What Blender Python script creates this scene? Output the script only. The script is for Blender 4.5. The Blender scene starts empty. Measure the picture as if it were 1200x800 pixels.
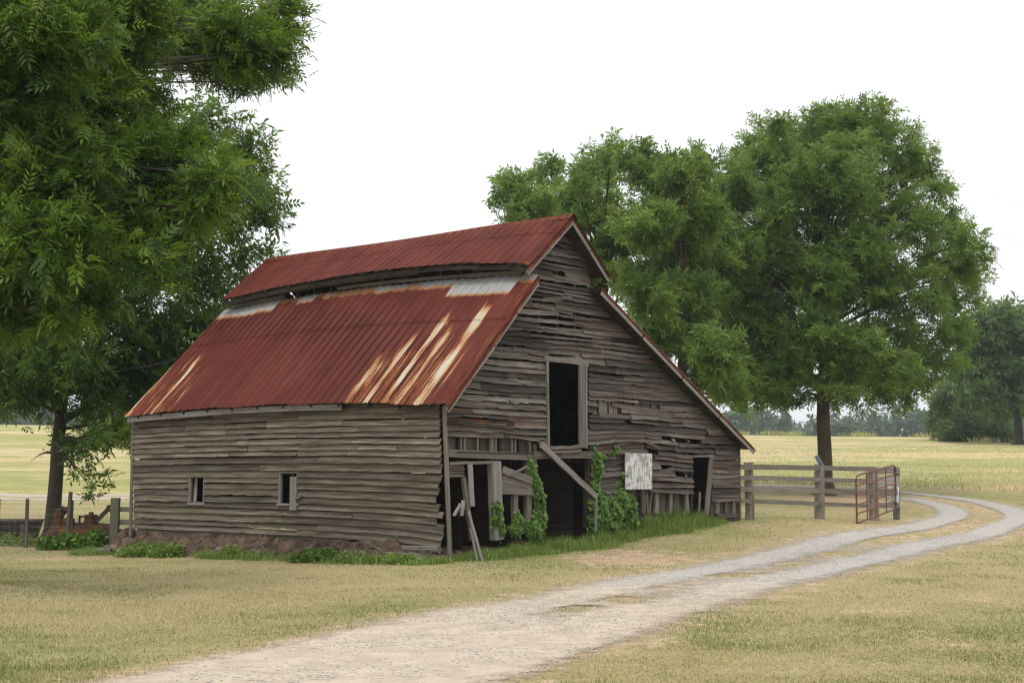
import bpy, math, random
import numpy as np
from mathutils import Vector
R_ = random.Random(11)
rng = np.random.default_rng(11)
SC = bpy.context.scene
COL = SC.collection
# ------------------------------------------------------------------ measuring (photo of 1200x800, camera at 1.7 m)
F = 1750.0
CAM = np.array((0, 0, 1.7))
PITCH = math.atan2(155, F)
cp, sp = math.cos(PITCH), math.sin(PITCH)
TH = math.radians(48.8)
uR = np.array((math.cos(TH), math.sin(TH)))
uL = np.array((-math.sin(TH), math.cos(TH)))
BC = np.array((-1.29, 30.0))


def ray(px, py):
    a = (px - 600) / F
    b = (400 - py) / F
    return np.array((a, cp - b * sp, sp + b * cp))


def at(px, py, Y):
    r = ray(px, py)
    return CAM + r * (Y / r[1])


def g(px, py, s=0.0):
    """a point of the gable plane: (along the gable, height)"""
    r = ray(px, py)
    cs = -BC.dot(uL)
    t = (s - cs) / r[:2].dot(uL)
    return -BC.dot(uR) + t * r[:2].dot(uR), 1.7 + t * r[2]


def sd(px, py, w=0.0):
    r = ray(px, py)
    cw = -BC.dot(uR)
    t = (w - cw) / r[:2].dot(uR)
    return -BC.dot(uL) + t * r[:2].dot(uL), 1.7 + t * r[2]


def b2w(w, s, z=0.0):
    p = BC + uR * w + uL * s
    return np.array((p[0], p[1], z))


# ------------------------------------------------------------------ noise
def _h(ix, iy, seed):
    n = (ix.astype(np.int64) * 374761393 + iy.astype(np.int64) * 668265263 + seed * 1442695041) & 0x7fffffff
    n = ((n ^ (n >> 13)) * 1274126177) & 0x7fffffff
    return ((n ^ (n >> 16)) & 0xffff) / 65535.0


def vn(x, y, sc, seed=0):
    x = np.asarray(x, float) / sc
    y = np.asarray(y, float) / sc
    ix, iy = np.floor(x), np.floor(y)
    fx, fy = x - ix, y - iy
    fx = fx * fx * (3 - 2 * fx)
    fy = fy * fy * (3 - 2 * fy)
    a = _h(ix, iy, seed)
    b = _h(ix + 1, iy, seed)
    c = _h(ix, iy + 1, seed)
    d = _h(ix + 1, iy + 1, seed)
    return (a * (1 - fx) + b * fx) * (1 - fy) + (c * (1 - fx) + d * fx) * fy


def fbm(x, y, sc, seed=0, o=4):
    t = 0
    amp = .5
    for k in range(o):
        t = t + amp * vn(x, y, sc / 2 ** k, seed + k)
        amp *= .5
    return t / (1 - .5 ** o)


def sstep(a, b, x):
    t = np.clip((np.asarray(x, float) - a) / (b - a), 0, 1)
    return t * t * (3 - 2 * t)


# ------------------------------------------------------------------ terrain height
KY = np.array([-4000, 0, 30, 40, 50, 62, 75, 100, 130, 150, 165, 185, 220, 300, 480, 700, 1000, 6000.])
KZ = np.array([0, 0, 0, .1, .3, .8, 1.5, 2.9, 4.7, 5.8, 6.35, 6.5, 5.6, 4.5, 8, 13.5, 20, 20])


def _base(x, y):
    z = 0
    for dy in (-4, -2, 0, 2, 4):
        z = z + np.interp(y + dy, KY, KZ)
    z = z / 5
    return z - np.clip(x, -120, 120) * .0135 * sstep(70, 150, y) * sstep(480, 230, y)


OBS = [(-2.6, 12.1, 0), (0, 12.1, 0), (5, 14, 0), (-6, 18, 0), (-1.3, 30, 0), (-4, 31.5, -.08), (-10, 37.3, -.22), (-13, 42, -.25), (-17, 40, -.2),
       (1.6, 33.4, .15), (3.6, 35.6, .38), (5.8, 38, .6), (6.1, 38.6, .48), (8.6, 42, .45), (10.6, 44, .36), (9.4, 40.6, .34), (15.4, 54, .32),
       (17, 60, .7), (-20, 66, .6), (-8, 50, .1), (3, 48, .5), (5, 26, .0), (10, 36, .12), (13, 62, 1.0), (-3.5, 24, -.02)]
_O = np.array(OBS)
_S = 6.0
_K = np.exp(-((_O[:, None, 0] - _O[None, :, 0]) ** 2 + (_O[:, None, 1] - _O[None, :, 1]) ** 2) / (2 * _S * _S))
_W = np.linalg.solve(_K + .03 * np.eye(len(_O)), _O[:, 2] - _base(_O[:, 0], _O[:, 1]))


def gz(x, y):
    x = np.asarray(x, float)
    y = np.asarray(y, float)
    z = _base(x, y)
    for (ox, oy, _), w in zip(OBS, _W):
        z = z + w * np.exp(-((x - ox) ** 2 + (y - oy) ** 2) / (2 * _S * _S))
    return z + (vn(x, y, 3.0, 5) - .5) * .05 + (vn(x, y, 11., 9) - .5) * .08


def gp(px, py):
    """where the line of sight meets the ground"""
    r = ray(px, py)
    t = 6.0
    while t < 400:
        p = CAM + r * t
        if p[2] < gz(p[0], p[1]):
            break
        t += .1 + t * .002
    return p


# ------------------------------------------------------------------ objects
def tag(o, label=None, cat=None, group=None, kind=None):
    if label: o['label'] = label
    if cat: o['category'] = cat
    if group: o['group'] = group
    if kind: o['kind'] = kind
    return o


def empty(name, loc, label, cat, rz=0.0, group=None):
    o = bpy.data.objects.new(name, None)
    COL.objects.link(o)
    o.location = [float(v) for v in loc]
    o.rotation_euler = (0, 0, rz)
    o.empty_display_size = .2
    return tag(o, label, cat, group)


def mesh_np(name, V, Fc, m, parent=None, col=None, uv=None, smooth=False):
    V = np.ascontiguousarray(V, np.float32)
    Fc = np.ascontiguousarray(Fc, np.int32)
    me = bpy.data.meshes.new(name)
    k = Fc.shape[1]
    me.vertices.add(len(V))
    me.vertices.foreach_set('co', V.ravel())
    me.loops.add(Fc.size)
    me.loops.foreach_set('vertex_index', Fc.ravel())
    me.polygons.add(len(Fc))
    me.polygons.foreach_set('loop_start', np.arange(0, Fc.size, k, dtype=np.int32))
    me.polygons.foreach_set('loop_total', np.full(len(Fc), k, np.int32))
    if smooth:
        me.polygons.foreach_set('use_smooth', np.ones(len(Fc), bool))
    if uv is not None:
        l = me.uv_layers.new(name='UVMap')
        l.data.foreach_set('uv', np.ascontiguousarray(uv[Fc.ravel()], np.float32).ravel())
    if col is not None:
        a = me.color_attributes.new('tint', 'FLOAT_COLOR', 'POINT')
        c = np.ones((len(V), 4), np.float32)
        c[:, :col.shape[1]] = col
        a.data.foreach_set('color', c.ravel())
    me.update()
    me.validate()
    me.materials.append(m)
    o = bpy.data.objects.new(name, me)
    COL.objects.link(o)
    if parent: o.parent = parent
    return o


class MB:
    """collects boards, bars and tubes with texture coordinates and a tint, for ONE mesh"""

    def __init__(s):
        s.v = []; s.f = []; s.uv = []; s.c = []

    def face(s, pts, uvs, c):
        n = len(s.v)
        s.v += [tuple(map(float, p)) for p in pts]
        s.c += [c] * len(pts)
        s.uv += uvs
        s.f.append(tuple(range(n, n + len(pts))))

    def grid(s, P, UV, c):
        """P[i][j] points -> quads"""
        n = len(s.v)
        ni, nj = len(P), len(P[0])
        for i in range(ni):
            for j in range(nj):
                s.v.append(tuple(map(float, P[i][j])))
                s.uv.append(UV[i][j])
                s.c.append(c)
        for i in range(ni - 1):
            for j in range(nj - 1):
                s.f.append((n + i * nj + j, n + i * nj + j + 1, n + (i + 1) * nj + j + 1, n + (i + 1) * nj + j))

    def bar(s, p0, p1, w, t, side=(0, 0, 1), c=(.5, 0, 0), n=1, wob=0.0, taper=1.0):
        """a squared timber from p0 to p1, w wide along 'side', t thick"""
        p0 = np.array(p0, float); p1 = np.array(p1, float)
        d = p1 - p0
        L = np.linalg.norm(d)
        d = d / L
        sv = np.array(side, float)
        sv = sv - d * sv.dot(d)
        sv /= np.linalg.norm(sv)
        tv = np.cross(d, sv)
        u0 = R_.random() * 50
        rings = []
        for i in range(n + 1):
            k = i / n
            q = p0 + d * L * k
            e = 1 + (taper - 1) * k
            if 0 < i < n or wob:
                q = q + sv * R_.uniform(-wob, wob) + tv * R_.uniform(-wob, wob)
            rings.append([q + sv * a * w / 2 * e + tv * b * t / 2 * e for a, b in ((-1, -1), (1, -1), (1, 1), (-1, 1), (-1, -1))])
        UV = [[(u0 + L * i / n, v) for v in (0, w, w + t, 2 * w + t, 2 * w + 2 * t)] for i in range(n + 1)]
        s.grid(rings, UV, c)
        for r, fl in ((rings[0], 1), (rings[-1], 0)):
            q = r[:4]
            uvq = [(u0, 0), (u0, w), (u0 + t * .2, w), (u0 + t * .2, 0)]
            s.face(q[::-1] if fl else q, uvq, c)

    def tube(s, pts, rad, sides=8, c=(.5, 0, 0), cap=True):
        pts = [np.array(p, float) for p in pts]
        if not hasattr(rad, '__len__'): rad = [rad] * len(pts)
        ref = np.array((.31, .17, .93))
        P = []
        UV = []
        L = 0
        u0 = R_.random() * 30
        for i, p in enumerate(pts):
            d = pts[min(i + 1, len(pts) - 1)] - pts[max(i - 1, 0)]
            d = d / (np.linalg.norm(d) + 1e-9)
            if abs(d.dot(ref)) > .95: ref = np.array((.9, .3, .1))
            a = np.cross(d, ref); a /= np.linalg.norm(a)
            b = np.cross(d, a)
            if i: L += np.linalg.norm(p - pts[i - 1])
            P.append([p + (a * math.cos(k * 2 * math.pi / sides) + b * math.sin(k * 2 * math.pi / sides)) * rad[i] for k in range(sides + 1)])
            UV.append([(u0 + L, k / sides * rad[0] * 6.28) for k in range(sides + 1)])
        s.grid(P, UV, c)
        if cap:
            s.face(P[0][:sides], [(0, 0)] * sides, c)
            s.face(P[-1][:sides][::-1], [(0, 0)] * sides, c)

    def build(s, name, m, parent=None, smooth=False):
        me = bpy.data.meshes.new(name)
        me.from_pydata(s.v, [], s.f)
        l = me.uv_layers.new(name='UVMap')
        li = np.empty(len(me.loops), np.int32)
        me.loops.foreach_get('vertex_index', li)
        l.data.foreach_set('uv', np.array(s.uv, np.float32)[li].ravel())
        a = me.color_attributes.new('tint', 'FLOAT_COLOR', 'POINT')
        c = np.ones((len(s.v), 4), np.float32)
        c[:, :3] = np.array(s.c, np.float32)
        a.data.foreach_set('color', c.ravel())
        if smooth:
            me.polygons.foreach_set('use_smooth', np.ones(len(me.polygons), bool))
        me.materials.append(m)
        me.update()
        o = bpy.data.objects.new(name, me)
        COL.objects.link(o)
        if parent: o.parent = parent
        return o


# ------------------------------------------------------------------ materials
class NT:
    def __init__(s, name):
        s.m = bpy.data.materials.new(name)
        s.m.use_nodes = True
        s.t = s.m.node_tree
        s.b = s.t.nodes['Principled BSDF']
        s.out = s.t.nodes['Material Output']

    def n(s, ty, **kw):
        nd = s.t.nodes.new(ty)
        for k, v in kw.items():
            if k.startswith('_'):
                setattr(nd, k[1:], v)
            else:
                s.set(nd, k.replace('__', ' '), v)
        return nd

    def set(s, nd, key, v):
        inp = nd.inputs[key if not (isinstance(key, str) and key.isdigit()) else int(key)]
        if isinstance(v, bpy.types.NodeSocket):
            s.t.links.new(v, inp)
        else:
            inp.default_value = v

    def math(s, op, a, b=0.0, clamp=False):
        nd = s.t.nodes.new('ShaderNodeMath')
        nd.operation = op
        nd.use_clamp = clamp
        s.set(nd, 0, a) if False else None
        for i, v in enumerate((a, b)):
            if isinstance(v, bpy.types.NodeSocket): s.t.links.new(v, nd.inputs[i])
            else: nd.inputs[i].default_value = v
        return nd.outputs[0]

    def ramp(s, x, a, b):
        nd = s.t.nodes.new('ShaderNodeMapRange')
        nd.interpolation_type = 'SMOOTHSTEP'
        nd.inputs['From Min'].default_value = a
        nd.inputs['From Max'].default_value = b
        s.t.links.new(x, nd.inputs['Value'])
        return nd.outputs[0]

    def mix(s, f, a, b, bt='MIX'):
        nd = s.t.nodes.new('ShaderNodeMix')
        nd.data_type = 'RGBA'
        nd.blend_type = bt
        nd.clamp_factor = True
        for i, v in ((0, f), (6, a), (7, b)):
            if isinstance(v, bpy.types.NodeSocket): s.t.links.new(v, nd.inputs[i])
            elif i == 0: nd.inputs[0].default_value = v
            else: nd.inputs[i].default_value = (*v, 1)
        return nd.outputs[2]

    def noise(s, vec, scale=1.0, detail=4.0, rough=.55, sc=None):
        if sc is not None:
            mp = s.n('ShaderNodeMapping', Vector=vec)
            mp.inputs['Scale'].default_value = sc
            vec = mp.outputs[0]
        nd = s.n('ShaderNodeTexNoise', Vector=vec, Scale=scale, Detail=detail, Roughness=rough)
        return nd.outputs['Fac']

    def uv(s): return s.n('ShaderNodeUVMap').outputs[0]
    def obj(s): return s.n('ShaderNodeTexCoord').outputs['Object']
    def geo(s): return s.n('ShaderNodeNewGeometry').outputs['Position']

    def attr(s, name='tint'):
        a = s.n('ShaderNodeAttribute', _attribute_name=name)
        q = s.n('ShaderNodeSeparateColor', Color=a.outputs['Color'])
        return a.outputs['Color'], q.outputs[0], q.outputs[1], q.outputs[2]

    def bump(s, h, strength=.4, dist=.02):
        b = s.n('ShaderNodeBump', Height=h, Strength=strength, Distance=dist)
        s.t.links.new(b.outputs[0], s.b.inputs['Normal'])

    def fin(s, col, rough=.85, spec=.3, metal=None):
        s.set(s.b, 'Base Color', col if isinstance(col, bpy.types.NodeSocket) else (*col, 1))
        s.set(s.b, 'Roughness', rough)
        s.b.inputs['Specular IOR Level'].default_value = spec
        if metal is not None: s.set(s.b, 'Metallic', metal)
        return s.m


def wood(name, dark, light, rust=(.26, .085, .025), moss=(.10, .115, .05), bump=.5):
    """bare weathered timber: tint R = brightness, G = orange heart wood, B = algae"""
    t = NT(name)
    uv = t.uv()
    _, r, gg, bb = t.attr()
    gr = t.noise(uv, 1, 6, .62, (.9, 46, 1))
    gr2 = t.noise(uv, 1, 4, .6, (.5, 130, 1))
    bl = t.noise(uv, 1, 5, .65, (3.4, 26, 1))
    c = t.mix(t.ramp(gr, .30, .70), dark, light)
    c = t.mix(t.math('MULTIPLY', t.ramp(gr2, .56, .70), .55), c, (dark[0] * .35, dark[1] * .33, dark[2] * .32))
    c = t.mix(t.math('MULTIPLY', t.ramp(bl, .52, .78), .5), c, (dark[0] * .55, dark[1] * .50, dark[2] * .46))
    c = t.mix(t.math('MULTIPLY', t.ramp(bl, .36, .22), .5), c, (light[0] * 1.3, light[1] * 1.32, light[2] * 1.35))
    br = t.math('MULTIPLY_ADD', r, 1.25); br.node.inputs[2].default_value = .4
    cc = t.n('ShaderNodeCombineColor', Red=br, Green=br, Blue=br).outputs[0]
    c = t.mix(1, c, cc, 'MULTIPLY')
    ru = t.noise(uv, 1, 5, .65, (1.1, 13, 1))
    c = t.mix(t.math('MULTIPLY', t.ramp(t.math('ADD', ru, t.math('MULTIPLY', gg, .30)), .70, .90), t.math('MULTIPLY', gg, 1.5, True)), c, rust)
    c = t.mix(t.math('MULTIPLY', gg, .35), c, (dark[0] * 1.25, dark[1] * .85, dark[2] * .62))
    kn = t.noise(uv, 1, 3, .5, (5.5, 7, 1))
    c = t.mix(t.math('MULTIPLY', t.ramp(kn, .68, .76), .75), c, (dark[0] * .3, dark[1] * .26, dark[2] * .24))
    mo = t.noise(uv, 1, 4, .6, (1.4, 5, 1))
    c = t.mix(t.math('MULTIPLY', t.ramp(mo, .42, .7), bb), c, moss)
    t.bump(t.math('ADD', gr, t.math('MULTIPLY', gr2, .6)), bump, .012)
    return t.fin(c, .9, .18)


def leaf(name, dark, light, trans=.35, yellow=(.22, .24, .045)):
    t = NT(name)
    _, r, gg, bb = t.attr()
    c = t.mix(r, dark, light)
    c = t.mix(gg, c, yellow)
    t.fin(c, .45, .35)
    tr = t.n('ShaderNodeBsdfTranslucent', Color=t.mix(.25, c, (.35, .45, .05)))
    mx = t.n('ShaderNodeMixShader')
    mx.inputs[0].default_value = trans
    t.t.links.new(t.b.outputs[0], mx.inputs[1])
    t.t.links.new(tr.outputs[0], mx.inputs[2])
    t.t.links.new(mx.outputs[0], t.out.inputs['Surface'])
    return t.m


def bark(name, dark, light):
    t = NT(name)
    uv = t.uv()
    n = t.noise(uv, 1, 6, .65, (3.0, 16, 1))
    n2 = t.noise(t.geo(), 1.3, 3)
    c = t.mix(t.ramp(n, .35, .65), dark, light)
    c = t.mix(t.ramp(n2, .45, .7), c, (light[0] * .8, light[1] * .95, light[2] * .75))
    t.bump(n, .9, .05)
    return t.fin(c, .95, .15)


def plain(name, a, b, sc=3.0, rough=.8, spec=.3, metal=None, bump=.2):
    t = NT(name)
    n = t.noise(t.geo(), sc, 5, .6)
    n2 = t.noise(t.geo(), sc * 7, 4, .6)
    c = t.mix(t.ramp(n, .35, .65), a, b)
    c = t.mix(t.math('MULTIPLY', t.ramp(n2, .5, .75), .4), c, (a[0] * .5, a[1] * .5, a[2] * .5))
    t.bump(n2, bump, .01)
    return t.fin(c, rough, spec, metal)


OV0 = -.36


def roof_mat():
    """red painted sheet: tint R = how far the paint is gone, G = galvanised band, B = rust run"""
    t = NT('red painted roof sheet')
    uv = t.uv()
    _, r, gg, bb = t.attr()
    st = t.noise(uv, 1, 6, .68, (30, .55, 1))
    st2 = t.noise(uv, 1, 5, .6, (46, 1.7, 1))
    pan = t.n('ShaderNodeTexWhiteNoise', _noise_dimensions='1D', W=t.math('FLOOR', t.math('MULTIPLY', t.n('ShaderNodeSeparateXYZ', Vector=uv).outputs[0], 1 / .72))).outputs[0]
    bl = t.noise(uv, 1, 5, .6, (2.2, .9, 1))
    sp_ = t.noise(uv, 55, 3, .6)
    c = t.mix(t.ramp(bl, .3, .7), (.078, .017, .011), (.130, .031, .021))
    c = t.mix(t.math('MULTIPLY', t.ramp(t.noise(uv, 1, 4, .6, (1.1, .5, 1)), .42, .72), .5), c, (.165, .052, .038))
    c = t.mix(t.math('MULTIPLY', pan, .5), c, (.078, .020, .014))
    c = t.mix(t.math('MULTIPLY', t.ramp(st2, .52, .75), .45), c, (.12, .035, .028))
    c = t.mix(t.math('MULTIPLY', t.ramp(sp_, .68, .8), .25), c, (.36, .22, .19))
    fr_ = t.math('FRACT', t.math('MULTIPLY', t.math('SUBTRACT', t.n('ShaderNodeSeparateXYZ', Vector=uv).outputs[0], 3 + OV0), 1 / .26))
    rib_line = t.math('MULTIPLY', t.ramp(fr_, .60, .42), t.ramp(fr_, .28, .40))
    c = t.mix(t.math('MULTIPLY', rib_line, .8), c, (.030, .012, .010))  # narrow dark line repeated along every rib
    # rust and bare metal where the paint has run off
    x = t.math('ADD', t.math('ADD', st, t.math('MULTIPLY', t.math('SUBTRACT', st2, .5), .34)), t.math('MULTIPLY', r, .42))
    c = t.mix(t.ramp(x, .78, .84), c, (.36, .105, .022))
    c = t.mix(t.ramp(x, .83, .89), c, (.44, .33, .20))
    c = t.mix(t.ramp(x, .90, 1.02), c, (.52, .49, .43))
    y = t.math('ADD', t.math('MULTIPLY', bl, .35), t.math('ADD', gg, t.math('MULTIPLY', st2, .3)))
    c = t.mix(t.ramp(y, .75, .92), c, (.33, .16, .07))
    c = t.mix(t.ramp(y, .95, 1.12), c, t.mix(t.ramp(st2, .35, .65), (.36, .36, .355), (.26, .255, .25)))
    z = t.math('ADD', st2, t.math('MULTIPLY', bb, .5))
    c = t.mix(t.math('MULTIPLY', t.ramp(z, .78, .95), .8), c, (.30, .10, .03))
    t.bump(t.math('ADD', sp_, bl), .12, .01)
    return t.fin(c, t.math('ADD', t.math('MULTIPLY', bl, .3), .55), .07)


M = {}
M['gable'] = wood('grey brown gable boards', (.024, .019, .015), (.185, .160, .140), rust=(.20, .075, .026))
M['side'] = wood('grey brown side boards', (.044, .033, .024), (.240, .202, .160))
M['post'] = wood('weathered posts', (.075, .063, .052), (.19, .172, .152))
M['pale'] = wood('pale weathered trim', (.105, .096, .087), (.25, .235, .22), bump=.35)
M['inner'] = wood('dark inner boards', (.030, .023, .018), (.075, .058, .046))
M['fence'] = wood('fence timber', (.105, .092, .077), (.235, .212, .18))
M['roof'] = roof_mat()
M['leafR'] = leaf('pecan leaves', (.062, .135, .024), (.215, .330, .075), .5)
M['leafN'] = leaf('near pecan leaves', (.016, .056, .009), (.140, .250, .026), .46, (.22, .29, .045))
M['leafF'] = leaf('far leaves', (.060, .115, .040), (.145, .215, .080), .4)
M['leafM'] = leaf('shaded pecan leaves', (.030, .080, .013), (.130, .225, .036), .45)  # darker copy of the pecan leaves, shade painted into the colour
M['vine'] = leaf('vine leaves', (.045, .112, .016), (.135, .255, .040), .35, (.42, .36, .04))
M['weed'] = leaf('weed blades', (.11, .19, .036), (.27, .38, .085), .4, (.36, .33, .14))
M['grass'] = leaf('grass blades', (.125, .150, .042), (.255, .27, .088), .35, (.50, .415, .225))
M['hay'] = leaf('tall meadow grass', (.21, .235, .085), (.36, .345, .145), .3, (.56, .46, .27))
M['bark'] = bark('pecan bark', (.035, .030, .025), (.10, .085, .07))
M['barkR'] = bark('warm bark', (.040, .029, .022), (.105, .078, .058))


def ground_mat():
    t = NT('dry mown ground')
    p = t.geo()
    _, di, fi, gr = t.attr()          # R bare dirt and painted tree shade, G meadow, B green
    n1 = t.noise(p, .35, 5, .6)
    n2 = t.noise(p, 2.3, 6, .68)
    n3 = t.noise(p, 22, 5, .7)
    n4 = t.noise(p, 70, 3, .7)
    tan = t.mix(t.ramp(n3, .35, .66), (.28, .225, .115), (.45, .37, .205))
    gre = t.mix(t.ramp(n3, .35, .66), (.17, .18, .062), (.285, .28, .108))
    gf = t.math('ADD', t.math('MULTIPLY', n1, .55), t.math('ADD', t.math('MULTIPLY', n2, .5), t.math('MULTIPLY', gr, .45)))
    lawn = t.mix(t.ramp(gf, .42, .74), tan, gre)
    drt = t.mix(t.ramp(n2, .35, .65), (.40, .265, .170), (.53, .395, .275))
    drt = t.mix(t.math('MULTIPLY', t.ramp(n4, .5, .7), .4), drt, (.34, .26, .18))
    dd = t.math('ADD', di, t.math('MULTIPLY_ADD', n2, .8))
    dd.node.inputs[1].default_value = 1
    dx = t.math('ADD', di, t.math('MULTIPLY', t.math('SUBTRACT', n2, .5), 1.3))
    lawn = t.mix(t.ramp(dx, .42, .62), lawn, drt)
    # meadow: broad bands of green and straw
    m1 = t.noise(p, 1, 5, .6, (.018, .075, 1))
    m2 = t.noise(p, 1, 5, .65, (.35, .8, 1))
    mg = t.mix(t.ramp(m2, .3, .7), (.27, .275, .098), (.35, .335, .135))
    mt = t.mix(t.ramp(m2, .3, .7), (.43, .345, .175), (.55, .45, .26))
    mead = t.mix(t.ramp(t.math('ADD', m1, t.math('MULTIPLY', t.math('SUBTRACT', m2, .5), .4)), .40, .58), mg, mt)
    c = t.mix(fi, lawn, mead)
    t.bump(t.math('ADD', n3, n4), .6, .05)
    return t.fin(c, .95, .1)


def gravel_mat():
    t = NT('pale gravel and dust')
    p = t.geo()
    _, cov, dust, _b = t.attr()
    n1 = t.noise(p, .7, 5, .65)
    n2 = t.noise(p, 2.6, 7, .72)
    vo = t.n('ShaderNodeTexVoronoi', Vector=p, Scale=38.0)
    vc = t.n('ShaderNodeSeparateColor', Color=vo.outputs['Color']).outputs[0]
    st = t.mix(vc, (.31, .292, .268), (.56, .53, .49))
    st = t.mix(t.math('MULTIPLY', t.ramp(vo.outputs['Distance'], .35, .8), .6), st, (.27, .24, .21))
    du = t.mix(t.ramp(n2, .35, .65), (.42, .345, .265), (.54, .455, .36))
    c = t.mix(t.ramp(t.math('ADD', t.math('MULTIPLY', n2, .9), t.math('MULTIPLY', dust, .55)), .50, .86), st, du)
    n5 = t.noise(p, 45, 4, .7)
    c = t.mix(t.math('MULTIPLY', t.ramp(n5, .5, .7), .35), c, (.36, .31, .26))
    t.bump(t.math('ADD', t.math('MULTIPLY', vo.outputs['Distance'], -1.0), n5), .7, .02)
    t.fin(c, .95, .12)
    al = t.ramp(t.math('ADD', t.math('ADD', cov, t.math('MULTIPLY', t.math('SUBTRACT', n1, .5), .55)), t.math('ADD', t.math('MULTIPLY', t.math('SUBTRACT', n2, .5), .7), t.math('MULTIPLY', t.math('SUBTRACT', n5, .5), 1.7))), .30, .66)
    tr = t.n('ShaderNodeBsdfTransparent')
    mx = t.n('ShaderNodeMixShader')
    t.t.links.new(al, mx.inputs[0])
    t.t.links.new(tr.outputs[0], mx.inputs[1])
    t.t.links.new(t.b.outputs[0], mx.inputs[2])
    t.t.links.new(mx.outputs[0], t.out.inputs['Surface'])
    return t.m


M['ground'] = ground_mat()
M['gravel'] = gravel_mat()
M['stone'] = plain('gravel stones', (.33, .31, .285), (.56, .53, .485), 9, .9, .2)
M['bank'] = plain('red brown earth', (.045, .031, .022), (.135, .094, .066), 4.0, .95, .1, bump=.9)
M['rock'] = plain('field stone', (.06, .045, .034), (.20, .155, .12), 5, .9, .2, bump=.6)
M['clay'] = plain('orange stone', (.30, .14, .06), (.42, .24, .12), 7, .9, .2)
M['gate'] = plain('red oxide tube', (.105, .024, .017), (.165, .046, .031), 9, .55, .4)
M['rust'] = plain('rusted steel', (.045, .022, .012), (.125, .060, .024), 5, .85, .3)
M['darkmetal'] = plain('dark old steel', (.035, .030, .026), (.085, .07, .058), 6, .8, .3)
M['wire'] = plain('dull wire', (.22, .20, .18), (.33, .31, .28), 9, .6, .4)
M['greymetal'] = plain('blue grey metal', (.055, .070, .095), (.13, .155, .19), 8, .55, .5)
M['bag'] = plain('pale plastic sheet', (.38, .39, .40), (.60, .61, .62), 9, .55, .4)
M['stick'] = bark('dry grey stick', (.10, .085, .07), (.24, .21, .18))
M['twig'] = bark('twig bark', (.06, .05, .04), (.12, .10, .08))

# sign: flaking white paint over boards
_t = NT('flaking white paint')
_uv = _t.uv()
_a = _t.noise(_uv, 1, 6, .65, (2.6, 17, 1))
_b2 = _t.noise(_uv, 1, 4, .6, (5, 2.2, 1))
_c = _t.mix(_t.ramp(_t.math('ADD', _a, _t.math('MULTIPLY', _t.math('SUBTRACT', _b2, .5), .7)), .46, .58), (.56, .56, .56), (.27, .26, .25))
_c = _t.mix(_t.math('MULTIPLY', _t.ramp(_t.noise(_uv, 1, 5, .6, (4, 60, 1)), .55, .7), .5), _c, (.16, .14, .125))
_t.bump(_a, .4, .01)
M['sign'] = _t.fin(_c, .85, .2)

exec_parts = []
# ================================================================== THE SETTING
# driveway centre line, measured once and laid on the terrain
road_px = [(345, 800), (480, 762), (620, 728), (730, 702), (830, 679), (930, 658), (1020, 641), (1092, 627), (1142, 613), (1166, 602), (1162, 591), (1118, 581)]
rc = [gp(*q)[:2] for q in road_px]
d0 = rc[0] - rc[1]
rc = [rc[0] + d0 * 3, rc[0] + d0 * 1.3] + rc + [np.array((13.5, 63.6)), np.array((5, 65.0)), np.array((-8, 66.0)), np.array((-25, 66.5)), np.array((-60, 67.5)), np.array((-110, 72.))]


def spline(P, step):
    out = []
    for i in range(len(P) - 1):
        a, b = P[max(i - 1, 0)], P[min(i + 2, len(P) - 1)]
        p, q = P[i], P[i + 1]
        n = max(2, int(np.linalg.norm(q - p) / step))
        for k in range(n):
            t = k / n
            out.append(.5 * (2 * p + (q - a) * t + (2 * a - 5 * p + 4 * q - b) * t * t + (3 * p - a - 3 * q + b) * t ** 3))
    out.append(P[-1])
    return np.array(out)


RC = spline(rc, .12)
for _ in range(40):
    RC[8:-8] = (np.roll(RC, 8, 0)[8:-8] + RC[8:-8] + np.roll(RC, -8, 0)[8:-8]) / 3
RT = np.gradient(RC, axis=0)
RT /= np.linalg.norm(RT, axis=1)[:, None]
RN = np.stack([-RT[:, 1], RT[:, 0]], 1)
RS = RC[::6]


def road_cover(u, x, y):
    """how much gravel lies u metres beside the centre line at (x, y)"""
    u = np.abs(u) / np.interp(y, (40, 52, 58, 70), (1, 1.22, 1.22, 1.1))
    near = sstep(28, 16, y)                      # one wide dusty apron near the viewer, two tracks further off
    tr = np.maximum(1 - np.abs(np.abs(u) - .88) / .78, 0) * 1.25
    ap = sstep(2.1, .95, np.abs(u)) * .98
    med = np.clip(sstep(.7, .1, np.abs(u)) * .34 * (1 - near), 0, 1) + sstep(.55, .1, np.abs(u)) * sstep(14, 19, y) * .62 * sstep(.46, .60, fbm(x, y, 1.8, 19))
    c = np.maximum(np.minimum(tr, 1) * (1 - near * .4), ap * near)
    c = np.maximum(c, ap * .74 * sstep(56, 30, y)) - med * sstep(13, 20, y) * .95
    return np.clip(c, 0, 1)


def road_dist(x, y):
    x = np.asarray(x, float).ravel(); y = np.asarray(y, float).ravel()
    out = np.empty(len(x)); sg = np.empty(len(x))
    T = RT[::6]; Nn = RN[::6]
    for i in range(0, len(x), 20000):
        dx = x[i:i + 20000, None] - RS[None, :, 0]
        dy = y[i:i + 20000, None] - RS[None, :, 1]
        k = np.argmin(dx * dx + dy * dy, 1)
        r = np.arange(len(k))
        out[i:i + 20000] = dx[r, k] * Nn[k, 0] + dy[r, k] * Nn[k, 1]
        sg[i:i + 20000] = np.sqrt(dx[r, k] ** 2 + dy[r, k] ** 2)
    return np.where(sg > np.abs(out) + .6, sg, np.abs(out))


def green_at(x, y):
    """where the turf is green: patches, and the damp strip round the barn"""
    v = fbm(x, y, 5, 31) - .5
    return v


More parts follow.
